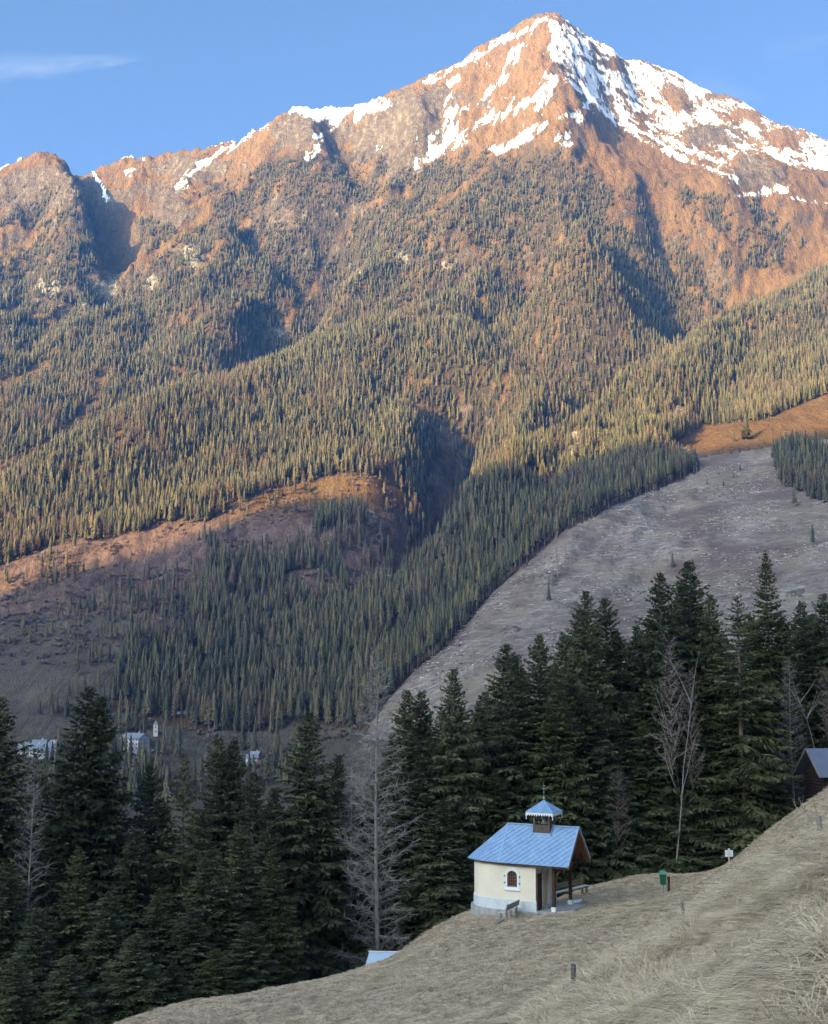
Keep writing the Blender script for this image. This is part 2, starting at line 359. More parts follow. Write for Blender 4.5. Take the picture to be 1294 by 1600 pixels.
def far_height(x, y, detail=True):
    z = rbf_eval(far_fit, x, y)
    if not detail: return z
    wob = 22 * fbm(x / 130, y / 130, 3)
    for q, w_, d_ in CARVE_W:
        dd = np.full(x.shape, 1e9); tt = np.zeros(x.shape)
        for i, ((x0, y0), (x1, y1)) in enumerate(zip(q[:-1], q[1:])):
            L2 = (x1 - x0) ** 2 + (y1 - y0) ** 2
            t = np.clip(((x - x0) * (x1 - x0) + (y - y0) * (y1 - y0)) / L2, 0, 1)
            d = np.hypot(x - x0 - t * (x1 - x0), y - y0 - t * (y1 - y0)); dd = np.minimum(dd, d)
        z = z - 1.5 * d_ * np.exp(-((dd + wob) / w_) ** 2)
    # gullies and ribs run down the fall line (towards lower left); u across them, v along
    wx = x + 60 * fbm(x / 400, y / 400, 3); wy = y + 60 * fbm(x / 400 + 9, y / 400 + 4, 3)
    u = (wx * 0.80 - wy * 0.60); v = (wx * 0.60 + wy * 0.80)
    high = smooth(420, 900, z); dist = smooth(850, 1300, y)
    r = ridged(u / 210, v / 620, 5, 0.52) - 0.60
    pxb, pyb = to_px(np.stack([x, y, z], -1))
    sky_x = [p[0] for p in FAR[:36]]; sky_y = [p[1] for p in FAR[:36]]; od = np.argsort(sky_x)
    crest_keep = 0.28 + 0.72 * smooth(4, 70, np.abs(pyb - np.interp(pxb, np.array(sky_x)[od], np.array(sky_y)[od])))
    crest_keep = np.where(y > 2650, crest_keep, 1.0)
    r2 = ridged(u / 60 + 3, v / 150, 5, 0.6) - 0.58
    r3 = fbm(x / 45, y / 45, 4, 0.55) + 2.2 * high * (ridged(x / 38 + 8, y / 44, 5, 0.66) - .57)
    px, py = to_px(np.stack([x, y, z], -1))
    calm = smooth(1040, 1120, px) * smooth(600, 640, py) * (1 - 0) + smooth(980, 1040, py)   # meadow and clear-cut: smoother
    calm = np.clip(calm, 0, 1)
    amp = (27 + 42 * high) * (1 - 0.72 * calm)
    snowface = smooth(860, 930, px) * (1 - smooth(250, 330, py))
    amp = amp * (1 - 0.35 * snowface) * crest_keep; r2 = r2 * (1 - .5 * smooth(900, 960, px) * smooth(420, 330, py)) * (.35 + .65 * crest_keep); r3 = r3 * (1 - .5 * smooth(900, 960, px) * smooth(420, 330, py))
    cliff = np.exp(-(((px - 130) / 150) ** 2 + ((py - 470) / 70) ** 2)) + np.exp(-(((px - 900) / 60) ** 2 + ((py - 715) / 40) ** 2)) * .5
    z = z + dist * (amp * r + (9 + 17 * high) * (1 - 0.55 * calm) * r2 + (2.5 + 5 * high - 0.8 * calm) * r3)
    z = z + dist * cliff * 18 * r2
    z = z - 11 * high * dist
    # craggy skyline teeth
    z = z + dist * smooth(700, 1100, z) * 7 * (ridged(x / 70, y / 120, 4, .6) - .5)
    return z

# grid with finer rows where the picture needs them
NX, NY = 820, 900
yr = 170 * (4300 / 170) ** (np.linspace(0, 1, NY) ** 0.62)
ur = np.linspace(-0.62, 0.62, NX)
UU, YY = np.meshgrid(ur, yr)
XX = UU * (YY + 250)
ZZ = far_height(XX, YY)
GX, GY, GZ = XX, YY, ZZ
TPX, TPY = to_px(np.stack([XX, YY, ZZ], -1))

def h_far(x, y):
    """bilinear look-up on the far terrain grid"""
    x = np.asarray(x, float); y = np.asarray(y, float)
    t = np.clip(np.log(np.maximum(y, 170.01) / 170) / np.log(4300 / 170), 0, 1) ** (1 / 0.62) * (NY - 1)
    u = (x / (y + 250) + 0.62) / 1.24 * (NX - 1)
    i = np.clip(np.floor(t).astype(int), 0, NY - 2); j = np.clip(np.floor(u).astype(int), 0, NX - 2)
    a = t - i; b = u - j
    return (ZZ[i, j] * (1 - a) * (1 - b) + ZZ[i + 1, j] * a * (1 - b) + ZZ[i, j + 1] * (1 - a) * b + ZZ[i + 1, j + 1] * a * b)

def ray_far(px, py, D0=600, D1=4200, n=1400):
    """first point of the far terrain seen at a pixel"""
    D = np.linspace(D0, D1, n); dx = (px - CX) / F; dy = (CY - py) / F; k = D / (CP - dy * SP)
    x = dx * k; z = (SP + dy * CP) * k; h = h_far(x, D)
    w = np.nonzero(h >= z)[0]
    if len(w) == 0: return None
    i = w[0]; return np.array([x[i], D[i], h[i]])

# ---- masks (natural ground cover), evaluated at photo pixels of the ground point
def inpoly(px, py, poly):
    poly = np.asarray(poly, float); r = np.zeros(px.shape, bool); n = len(poly); j = n - 1
    for i in range(n):
        xi, yi = poly[i]; xj, yj = poly[j]
        if yi != yj:
            c = ((yi > py) != (yj > py)) & (px < (xj - xi) * (py - yi) / (yj - yi) + xi)
            r ^= c
        j = i
    return r
def seg_dist(px, py, pts):
    d = np.full(px.shape, 1e9)
    for (x0, y0), (x1, y1) in zip(pts[:-1], pts[1:]):
        L2 = (x1 - x0) ** 2 + (y1 - y0) ** 2
        t = np.clip(((px - x0) * (x1 - x0) + (py - y0) * (y1 - y0)) / L2, 0, 1)
        d = np.minimum(d, np.hypot(px - x0 - t * (x1 - x0), py - y0 - t * (y1 - y0)))
    return d

P_BRUSH = [(-400,1000),(-50,905),(100,845),(190,838),(262,815),(330,812),(420,765),(520,745),(600,745),(640,775),(610,800),(500,800),(478,850),(430,880),(330,880),(300,960),(340,1000),(200,1010),(170,1100),(240,1130),(0,1140),(-400,1160)]
P_GORGE = [(560,805),(650,790),(680,720),(672,660),(720,655),(790,665),(742,730),(700,790),(690,860),(640,905),(560,960),(440,920),(470,850)]
P_MEADOW = [(1038,702),(1075,680),(1100,667),(1200,655),(1300,612),(1500,560),(1500,700),(1294,690),(1200,700),(1090,715)]
P_CLEAR = [(1090,715),(1300,685),(1500,690),(1500,1110),(560,1160),(600,1100),(650,1045),(700,1010),(770,925),(830,875),(880,830),(960,790),(1040,760),(1095,735)]
P_POCKET = [(1208,712),(1240,700),(1300,708),(1360,760),(1300,792),(1262,780),(1240,765),(1215,760)]
P_VALLEY = [(120,1110),(200,1120),(330,1145),(420,1148),(470,1130),(560,1140),(560,1300),(-500,1300),(-500,1140)]
P_FOREST = [(-500,520),(-60,470),(0,440),(60,400),(100,360),(140,380),(150,440),(200,470),(240,430),(210,345),(240,340),(300,380),(335,330),(400,300),(440,262),(500,258),(560,300),(610,285),(650,262),(700,258),(745,268),(790,245),(850,228),(893,255),(930,300),(960,345),(1000,352),(1040,400),(1110,430),(1145,470),(1095,520),(1060,548),(1130,490),(1200,458),(1250,432),(1300,420),(1520,340),(1520,560),(1300,615),(1200,655),(1100,667),(1038,702),(1095,735),(1040,760),(960,790),(880,830),(830,875),(770,925),(700,1010),(650,1045),(600,1100),(560,1145),(470,1130),(420,1148),(330,1145),(230,1120),(170,1095),(-500,1150)]
P_UPPER_SPARSE = [(-500,480),(-60,400),(0,300),(60,285),(120,300),(150,330),(170,470),(260,400),(330,290),(440,240),(520,230),(640,250),(700,235),(860,215),(960,300),(1020,280),(1080,300),(1180,310),(1260,380),(1230,410),(1100,440),(1000,380),(900,300),(700,320),(520,360),(300,470),(0,600),(-500,640)]
P_RIGHTSHADE = [(960,345),(1040,330),(1100,390),(1160,440),(1150,470),(1100,470),(1060,450),(1000,380)]
OPEN_STRIPS = [([(541,345),(520,395),(490,440),(462,490),(440,530)], 9), ([(160,585),(150,625),(115,665),(60,712),(0,745)], 11), ([(70,575),(35,590),(0,605)], 12),
               ([(165,300),(178,350),(172,400),(150,440)], 16), ([(330,330),(240,400),(170,470)], 10), ([(440,310),(360,370),(300,430)], 8), ([(640,300),(560,330),(540,345)], 9),
               ([(760,265),(690,320),(640,350)], 6), ([(960,250),(1010,300),(1060,330),(1100,400),(1130,440)], 9), ([(640,600),(668,600)], 7),
               ([(1150,470),(1100,505),(1060,545)], 7), ([(700,410),(740,390)], 9), ([(545,440),(565,425)], 7), ([(110,480),(60,520)],8), ([(1294,380),(1250,430),(1190,470)], 12)]
CLIFFS = [((75,450),34,22),((165,450),40,24),((240,440),26,18),((28,520),24,20),((135,480),26,16),((20,300),60,30),((110,290),50,40),((270,320),25,30),((300,400),25,30),((640,180),45,45),((620,230),60,40),((560,430),14,14),
          ((900,690),30,26),((880,715),26,20),((1060,650),26,18),((840,745),14,14),((715,850),26,14),((575,810),20,20),((430,520),25,15),((860,905),34,22),((885,945),40,22),((800,985),30,16),((1245,930),46,18),((1060,700),20,6),((1110,210),50,24),((1180,265),44,26),((480,200),50,25),((300,260),50,22),((700,415),18,10),((630,400),16,14),((450,340),30,20)]

def cover(px, py, x, y):
    n1 = fbm(x / 90, y / 90, 4, 0.55); n2 = fbm(x / 22 + 5, y / 22, 4, 0.55)
    # anisotropic streaks down the fall line
    u = (x * 0.80 - y * 0.60); v = (x * 0.60 + y * 0.80)
    st = fbm(u / 26, v / 130, 4, 0.55)
    jx = px + 9 * n2 + 6 * n1; jy = py + 8 * fbm(x / 25 + 40, y / 25 + 3, 3)
    dens = np.zeros(px.shape)
    sp = inpoly(jx, jy, P_UPPER_SPARSE); dens[sp] = np.clip(0.50 + 3.2 * st[sp] + 1.6 * n1[sp], 0.0, 0.97)
    fo = inpoly(jx, jy, P_FOREST); dens[fo] = np.clip((0.97 + 0.9 * st[fo] * (py[fo] < 520)) * (1 - 0.75 * smooth(.10, .34, n2[fo] + .4 * n1[fo])), 0.12, 1.0)
    both = fo & inpoly(px, py, P_UPPER_SPARSE); dens[both] = np.clip(1.12 + 2.0 * st[both] + 1.2 * n1[both], 0.04, 1)
    rs = inpoly(jx, jy, P_RIGHTSHADE); dens[rs] = np.clip(0.35 + 2.5 * n1[rs], 0.02, .95)
    for pts, w in OPEN_STRIPS:
        d = seg_dist(jx, jy, pts); dens = np.where(d < w * (0.75 + 0.8 * n2), dens * 0.05, dens)
    rock = np.zeros(px.shape)
    for (cx, cy), rx, ry in CLIFFS:
        k = np.exp(-(((jx - cx) / rx) ** 2 + ((jy - cy) / ry) ** 2)); rock = np.maximum(rock, k)
    rk = rock + 0.8 * n2
    dens = np.where(rk > 0.72, dens * 0.22, dens)
    br = inpoly(jx, jy, P_BRUSH); dens[br] = np.clip(0.05 + 0.5 * n1[br] + 0.25 * smooth(880, 960, py[br]) * smooth(60, 240, px[br]) , 0, .5)
    go = inpoly(jx, jy, P_GORGE); dens[go] = np.clip(0.36 + 1.9 * n1[go], 0.0, .9)
    me = inpoly(px, py, P_MEADOW); dens[me] = 0
    cl = inpoly(px + 2 * n2, py + 3 * n2, P_CLEAR); dens[cl] = 0.0015 + 0.006 * (n1[cl] > .3)
    po = inpoly(px, py, P_POCKET); dens[po] = 0.97
    va = inpoly(px, py, P_VALLEY); dens[va] = np.clip(-0.05 + 1.2 * n1[va] + .25 * smooth(1190, 1215, py[va]), 0, .6)
    return dens, rock, br, go, me, cl, va, po, n1, n2, st

SNOW = [  # (polyline, width, strength)
 ([(850,30),(820,48),(780,66),(740,90),(700,112),(668,130)], 7, .9),
 ([(875,95),(872,115),(840,150),(790,178),(745,195),(710,208),(670,225)], 12, .85),
 ([(860,70),(868,95)], 10, .9), ([(700,180),(745,160),(790,120)], 7, .75), ([(800,88),(785,108)], 9, .8), ([(705,150),(690,170)], 6, .8), ([(760,100),(745,120)], 6, .6),
 ([(930,160),(900,175),(870,185),(830,205),(800,222),(770,235)], 9, .85), ([(905,180),(885,215)], 8, .8), ([(930,160),(945,170)], 9, 1.0),
 ([(720,215),(690,230),(650,250)], 5, .6),
 ([(452,162),(480,168),(520,176),(555,172),(600,162)], 15, 1.35), ([(470,176),(520,186),(560,182)], 12, 1.2), ([(565,180),(530,198),(490,215)], 6, .9), ([(560,170),(600,158)], 8, 1.),
 ([(415,192),(385,210),(350,232),(310,262),(275,292)], 8, 1.0), ([(480,250),(500,235)], 4, .6),
 ([(125,243),(170,244),(215,240),(260,228),(320,220)], 4.5, 1.0), ([(330,222),(400,198)], 5, 1.0), ([(0,262),(35,243),(72,227),(110,235)], 3, .8), ([(98,236),(110,242)], 5, .9), ([(-300,345),(0,262)], 4, .8),
 ([(145,268),(165,300),(170,318)], 2.2, .9), ([(222,248),(200,275)], 4, .5),
 ([(650,262),(690,240),(730,222)], 4, .55), ([(672,215),(700,190)], 5, .6), ([(820,70),(800,82)], 4, .6), ([(590,235),(606,222)], 3, .5), ([(480,238),(505,222)], 4, .6), ([(850,150),(840,170)], 5, .6), ([(700,130),(715,122)], 5, .8), ([(775,240),(800,228),(830,215)], 5, .6), ([(870,222),(890,226)], 6, .7), ([(590,500),(610,495)], 2, 0), ([(1150,306),(1230,300)], 4, .5), ([(1190,300),(1230,290)], 5, .6),([(1240,312),(1294,318)], 3, .4)]
SNOWFACE = [(850,26),(885,26),(960,62),(1040,98),(1100,130),(1140,133),(1200,172),(1310,212),(1500,300),(1500,400),(1310,270),(1240,262),(1190,240),(1150,292),(1095,262),(1040,245),(960,196),(912,150),(880,125),(868,80)]

def snow_cover(px, py, x, y):
    n2 = fbm(x / 34 + 2, y / 34 + 8, 2, .5); n1 = fbm(x / 70, y / 70 + 3, 3, .5)
    # on the big face snow lies in bands that follow the strata, sloping to the right
    ub = (py - 0.55 * px) / 7.0; vb = (px + 0.55 * py) / 60.0
    band = fbm(ub + 1.2 * n1, vb, 4, .6)
    s = np.zeros(px.shape)
    stz = fbm((x * 0.80 - y * 0.60) / 16, (x * 0.60 + y * 0.80) / 80, 2, .5)
    for pts, w, a in SNOW:
        if a <= 0: continue
        d = seg_dist(px + 5 * n2 + 5 * n1, py + 5 * n2, pts); s = np.maximum(s, a * np.clip((1.05 if w > 5.5 else 1.75) - d / w, 0, 1.2) + (1.0 * stz + 0.5 * n1) * (d < w * 1.7) * (w > 5.5))
    f = inpoly(px + 10 * n2, py + 8 * n2, SNOWFACE)
    low = smooth(110, 260, py - 0.28 * (px - 870)) 
    face = np.clip(0.74 - 5.5 * np.abs(np.minimum(band + 0.06, 0)) * (0.5 + low) - 0.22 * low + 0.5 * n1, 0, 1)
    for cx, cy, rx, ry in ((1108,212,46,20),(1050,150,18,26),(1180,262,42,22),(1225,215,36,16),(965,100,16,10),(1160,180,30,10),(1120,150,22,6)):
        face = face * (1 - 0.95 * np.exp(-(((px - cx - .3*(py-cy)) / rx) ** 2 + ((py - cy) / ry) ** 2) ** 1.5))
    s = np.where(f, np.maximum(s, face), s)
    return np.clip(s + 0.55 * n2 * (s > 0.02), 0, 1)

dens_g, rock_g, br_g, go_g, me_g, cl_g, va_g, po_g, n1_g, n2_g, st_g = cover(TPX, TPY, XX, YY)
snow_g = snow_cover(TPX, TPY, XX, YY)
snow_g[(TPY > 345)] = 0

def grid_faces(nx, ny):
    i = np.arange(ny - 1)[:, None] * nx + np.arange(nx - 1)[None]
    return np.stack([i, i + 1, i + 1 + nx, i + nx], -1).reshape(-1, 4)

m_ter, n, l, b = mat_new('mountain_ground')
aA = n.new('ShaderNodeAttribute'); aA.attribute_name = 'cover_a'   # r snow, g rock, b valley/meadow green
aB = n.new('ShaderNodeAttribute'); aB.attribute_name = 'cover_b'   # r clear-cut, g brush, b forest floor
sA = n.new('ShaderNodeSeparateColor'); l.new(aA.outputs['Color'], sA.inputs[0])
sB = n.new('ShaderNodeSeparateColor'); l.new(aB.outputs['Color'], sB.inputs[0])
geo = n.new('ShaderNodeNewGeometry'); pos = geo.outputs['Position']
nb = noise(n, l, 0.012, 7, 0.65, pos); nf = noise(n, l, 0.11, 8, 0.7, pos); nm = noise(n, l, 0.035, 6, 0.65, pos)
mp = n.new('ShaderNodeMapping'); mp.inputs['Scale'].default_value = (0.06, 0.045, 0.10); mp.inputs['Rotation'].default_value = (0.55, 0.3, 0.4); l.new(pos, mp.inputs[0])
strata = noise(n, l, 1.0, 9, 0.75, mp.outputs[0], 0.8)
grass = ramp(n, l, nb, [(0.3, (0.155, 0.085, 0.036)), (0.5, (0.215, 0.12, 0.048)), (0.7, (0.19, 0.125, 0.058))])
grass = mixrgb(n, l, mth(n, l, 'MULTIPLY', nf, 0.7), grass, (0.095, 0.062, 0.04))
rockc = ramp(n, l, strata, [(0.3, (0.085, 0.065, 0.05)), (0.5, (0.155, 0.115, 0.08)), (0.68, (0.24, 0.19, 0.135))])
sep = n.new('ShaderNodeSeparateXYZ'); l.new(geo.outputs['Normal'], sep.inputs[0])
steep = mth(n, l, 'SUBTRACT', 1.0, sep.outputs['Z'])
rf = mth(n, l, 'ADD', mth(n, l, 'MULTIPLY', steep, 2.6), mth(n, l, 'MULTIPLY_ADD', sA.outputs['Green'], 1.6, -1.70))
rf = mth(n, l, 'ADD', rf, mth(n, l, 'MULTIPLY', nm, 1.1))
rf = ramp(n, l, rf, [(0.42, (0, 0, 0)), (0.62, (1, 1, 1))])
c = mixrgb(n, l, rf, grass, rockc)
brush = ramp(n, l, nf, [(0.3, (0.11, 0.07, 0.06)), (0.55, (0.215, 0.14, 0.108)), (0.75, (0.31, 0.21, 0.155))])
c = mixrgb(n, l, sB.outputs['Green'], c, mixrgb(n, l, mth(n, l, 'MULTIPLY', rf, 0.6), brush, rockc))
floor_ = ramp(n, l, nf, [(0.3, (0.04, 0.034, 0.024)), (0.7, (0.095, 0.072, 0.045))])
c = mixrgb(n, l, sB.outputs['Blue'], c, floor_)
vg = ramp(n, l, nm, [(0.3, (0.10, 0.078, 0.065)), (0.55, (0.145, 0.125, 0.09)), (0.75, (0.20, 0.165, 0.115))])
c = mixrgb(n, l, sA.outputs['Blue'], c, vg)
mpc = n.new('ShaderNodeMapping'); mpc.inputs['Rotation'].default_value = (0, 0, -0.35); mpc.inputs['Scale'].default_value = (0.05, 0.16, 0.16); l.new(pos, mpc.inputs[0])
nc = noise(n, l, 1.2, 10, 0.78, mpc.outputs[0], 0.5); ncl = noise(n, l, 0.03, 6, 0.6, pos)
clr = ramp(n, l, nc, [(0.34, (0.085, 0.065, 0.062)), (0.45, (0.19, 0.15, 0.135)), (0.55, (0.28, 0.225, 0.195)), (0.66, (0.48, 0.43, 0.40))])
clr = mixrgb(n, l, ramp(n, l, ncl, [(0.45, (0, 0, 0)), (0.62, (0.8, 0.8, 0.8))]), clr, (0.24, 0.195, 0.14))
clr = mixrgb(n, l, ramp(n, l, noise(n, l, 0.012, 5, 0.65, pos), [(0.44, (0, 0, 0)), (0.60, (0.75, 0.75, 0.75))]), clr, (0.115, 0.078, 0.068))
clr = mixrgb(n, l, ramp(n, l, noise(n, l, 0.02, 7, 0.7, mpc.outputs[0], 1.5), [(0.492, (0, 0, 0)), (0.50, (.7, .7, .7)), (0.508, (0, 0, 0))]), clr, (0.30, 0.25, 0.20))
c = mixrgb(n, l, sB.outputs['Red'], c, clr)
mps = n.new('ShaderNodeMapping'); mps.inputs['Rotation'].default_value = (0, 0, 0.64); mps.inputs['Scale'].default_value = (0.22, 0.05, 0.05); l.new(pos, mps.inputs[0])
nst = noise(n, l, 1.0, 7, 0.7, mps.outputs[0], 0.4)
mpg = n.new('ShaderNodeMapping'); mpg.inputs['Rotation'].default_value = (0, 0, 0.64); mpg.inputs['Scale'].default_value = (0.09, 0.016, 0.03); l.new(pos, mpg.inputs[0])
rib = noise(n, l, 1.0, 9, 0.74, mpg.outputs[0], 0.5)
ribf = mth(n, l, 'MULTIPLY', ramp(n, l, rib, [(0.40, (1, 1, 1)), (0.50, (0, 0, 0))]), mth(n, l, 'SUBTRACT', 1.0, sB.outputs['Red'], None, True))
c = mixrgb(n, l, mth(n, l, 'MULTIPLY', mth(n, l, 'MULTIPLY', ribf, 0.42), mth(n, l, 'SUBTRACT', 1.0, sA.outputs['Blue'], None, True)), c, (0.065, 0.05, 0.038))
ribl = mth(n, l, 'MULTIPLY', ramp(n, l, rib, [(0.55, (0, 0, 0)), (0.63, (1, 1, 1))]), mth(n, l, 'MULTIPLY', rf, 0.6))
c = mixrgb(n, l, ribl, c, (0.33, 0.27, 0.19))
pale = ramp(n, l, strata, [(0.36, (0.10, 0.085, 0.07)), (0.47, (0.27, 0.235, 0.18)), (0.62, (0.42, 0.37, 0.29))])
pf = ramp(n, l, mth(n, l, 'ADD', aA.outputs['Alpha'], mth(n, l, 'MULTIPLY_ADD', nf, 1.6, -0.8)), [(0.42, (0, 0, 0)), (0.60, (1, 1, 1))])
c = mixrgb(n, l, pf, c, pale)
sn = mth(n, l, 'ADD', sA.outputs['Red'], mth(n, l, 'ADD', mth(n, l, 'MULTIPLY_ADD', nf, 1.1, -0.55), mth(n, l, 'MULTIPLY_ADD', nst, 1.5, -0.80)))
snf = ramp(n, l, sn, [(0.40, (0, 0, 0)), (0.58, (1, 1, 1))])
c = mixrgb(n, l, snf, c, (0.66, 0.67, 0.70))
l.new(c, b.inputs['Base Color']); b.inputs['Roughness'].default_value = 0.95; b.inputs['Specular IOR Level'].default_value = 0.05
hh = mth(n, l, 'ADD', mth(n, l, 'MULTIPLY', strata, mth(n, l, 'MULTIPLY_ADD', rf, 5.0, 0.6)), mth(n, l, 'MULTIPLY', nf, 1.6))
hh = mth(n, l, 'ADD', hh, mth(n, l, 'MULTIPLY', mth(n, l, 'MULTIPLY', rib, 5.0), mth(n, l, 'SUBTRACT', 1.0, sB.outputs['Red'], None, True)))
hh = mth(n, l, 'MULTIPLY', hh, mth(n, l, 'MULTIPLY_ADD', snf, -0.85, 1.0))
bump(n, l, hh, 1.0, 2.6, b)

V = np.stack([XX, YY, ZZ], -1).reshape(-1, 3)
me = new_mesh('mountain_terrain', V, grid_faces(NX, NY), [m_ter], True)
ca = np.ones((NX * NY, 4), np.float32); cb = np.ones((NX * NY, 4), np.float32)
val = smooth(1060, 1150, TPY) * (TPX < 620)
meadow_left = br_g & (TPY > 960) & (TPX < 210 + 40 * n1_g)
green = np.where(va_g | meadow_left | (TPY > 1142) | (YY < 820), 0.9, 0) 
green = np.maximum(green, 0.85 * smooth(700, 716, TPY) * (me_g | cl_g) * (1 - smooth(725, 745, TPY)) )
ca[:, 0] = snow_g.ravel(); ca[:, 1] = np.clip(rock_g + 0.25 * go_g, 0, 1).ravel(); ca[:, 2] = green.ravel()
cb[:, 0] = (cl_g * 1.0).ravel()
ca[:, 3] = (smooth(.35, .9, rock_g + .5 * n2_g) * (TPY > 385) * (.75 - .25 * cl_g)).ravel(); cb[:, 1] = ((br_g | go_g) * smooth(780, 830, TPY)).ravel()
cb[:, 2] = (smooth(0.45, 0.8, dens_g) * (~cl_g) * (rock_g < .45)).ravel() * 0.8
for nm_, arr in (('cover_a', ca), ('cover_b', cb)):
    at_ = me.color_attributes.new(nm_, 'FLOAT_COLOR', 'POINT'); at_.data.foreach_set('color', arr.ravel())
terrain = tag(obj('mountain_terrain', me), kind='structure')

# ---- the mountain across the valley behind the camera, whose shadow fills the valley
EDGE = [(-350,1060),(-100,975),(0,930),(100,898),(200,882),(262,855),(330,838),(400,810),(470,795),(560,788),(620,792),(705,806),(760,785),(840,765),(900,742),(960,712),(1030,702),(1100,705),(1180,690),(1294,672),(1450,640)]
perp = np.array([SUN_H[1], -SUN_H[0]])
QS = []
for px, py in EDGE:
    P = ray_far(px, py)
    if P is None: continue
    a = P[:2] @ SUN_H; s = P[:2] @ perp
    lift = 8.0 if 640 < px < 1100 else 0.0           # there the edge lies on tree tops
    QS.append((s, P[2] + lift - a * math.tan(SUN_EL), px))
print('SHADOW EDGE', [(round(float(a)), round(float(b_)), c_) for a, b_, c_ in QS])
# ridge mesh: coordinates s (across the sun direction) and a (towards the sun)
QS = sorted([(s, h) for s, h, _ in QS])
qs = np.array([q[0] for q in QS]); qh = np.array([q[1] for q in QS])
qs = np.concatenate([[-4200, -1500, -600, -100], qs, [1350, 2400, 3600]]); qh = np.concatenate([[500, 800, 760, 690], qh, [20, -150, -200]])
A_R = 3800.0
RS = np.linspace(-4200, 3600, 260); RA = np.concatenate([np.linspace(300, 3700, 50), np.linspace(3730, 3870, 8), np.linspace(3900, 5600, 20)])
SS, AA = np.meshgrid(RS, RA)
crest = np.interp(SS, qs, qh) + A_R * math.tan(SUN_EL)
front = np.clip((AA - 300) / (A_R - 300), 0, 1); back = np.clip((5600 - AA) / (5600 - A_R), 0, 1)
prof = np.minimum(front, back)
RZ = -110 + (crest + 110) * prof ** 1.15
RZ += 90 * (ridged(SS / 500, AA / 900, 5) - .55) * np.clip((1 - prof) * 3.0, 0, 1) * np.clip(prof * 5, 0, 1)
RX = SS * perp[0] + AA * SUN_H[0]; RY = SS * perp[1] + AA * SUN_H[1]
m_opp = simple_mat('opposite_slope', (0.16, 0.13, 0.09), (0.05, 0.055, 0.04), 0.01, rough=0.95, bmp=0)
opp = tag(obj('mountain_behind_camera', new_mesh('mountain_behind_camera', np.stack([RX, RY, RZ], -1).reshape(-1, 3), grid_faces(len(RS), len(RA)), [m_opp], True)), kind='structure')
m_val = simple_mat('valley_floor', (0.16, 0.15, 0.10), (0.08, 0.08, 0.05), 0.01, rough=0.95, bmp=0)
vf = MB(); vf.add([(-5200, -5600, -215), (5200, -5600, -215), (5200, 5200, -215), (-5200, 5200, -215)], [(0, 1, 2, 3)])
tag(vf.build('valley_ground', m_val), kind='structure')

# ================================================================ near hillside
NEAR = [(180,1600,62),(300,1578,66),(400,1559,69),(480,1542,71),(555,1522,74),(600,1509,76),(640,1480,78),(680,1455,80),(710,1438,81),(735,1426,82),
 (800,1420,83),(860,1412,84),(905,1392,90),(960,1380,93),(1000,1374,94),(1040,1373,94),(1085,1370,92),(1130,1356,88),(1165,1330,83),(1200,1305,77),(1250,1275,66),(1294,1250,58),
 (840,1427,77),(790,1442,73),(740,1450,74),(860,1430,74),(500,1600,53),(647,1600,45),(600,1540,60),(700,1500,65),(750,1540,53),(800,1500,60),(800,1600,38),(900,1450,68),(893,1560,48),(900,1600,36),
 (960,1430,70),(1000,1500,49),(1040,1400,76),(1070,1448,58),(1140,1357,83),(1100,1400,70),(1200,1400,49),(1200,1350,62),(1150,1500,32),(1150,1600,22.5),(1000,1600,29),(1294,1400,32),(1294,1500,22),(1294,1600,16),(1294,1320,44),
 (1400,1200,60),(1400,1400,28),(1400,1600,14)]
# hidden ground behind the brow
NEAR += [(180,1690,74),(300,1660,78),(400,1640,80),(555,1600,85),(640,1575,90),(740,1520,96),(830,1500,100),(905,1480,104),(1000,1460,108),(1085,1440,108),(1165,1385,98),(1200,1345,92),
 (1200,1308,101),(1240,1277,104),(1262,1258,101),(1300,1250,104),(1400,1215,108),(1225,1290,102)]
NP_ = [at(*p) for p in NEAR]
for x, y, z in [(0,0,-1.7),(3,0,-1.2),(0,4,-3.9),(0,8,-6.6),(4,7,-3.6),(-6,0,-6),(-12,10,-13),(-12,25,-15.5),(-25,40,-24),(-38,60,-33),(-60,80,-44),(-100,100,-60),(-150,50,-78),(-150,0,-80),(-30,0,-20),(-80,0,-46),(12,0,4),(20,15,7),(40,40,15),(60,80,15),(90,100,22),(80,0,40),
                (-200,160,-66),(0,160,-34),(120,160,-18),(200,160,0),(-120,230,-58),(0,230,-50),(100,230,-38),(200,240,-14),(-60,120,-45),(0,125,-27),(40,130,-19),(60,125,-8),(-30,-30,-22),(30,-30,12),(80,-30,40),(-150,-30,-80),(-100,160,-52)]:
    NP_.append(np.array([x, y, z], float))
near_fit = rbf_fit(np.array(NP_), 1e-5, 50.0)
def rough_zone(px, py):
    """1 where long tussock grass grows, 0 on the grazed meadow"""
    edge = np.interp(px, [600, 860, 985, 1100, 1180, 1294, 1500], [1760, 1600, 1500, 1425, 1370, 1290, 1180])
    return smooth(-28, 34, py - edge)
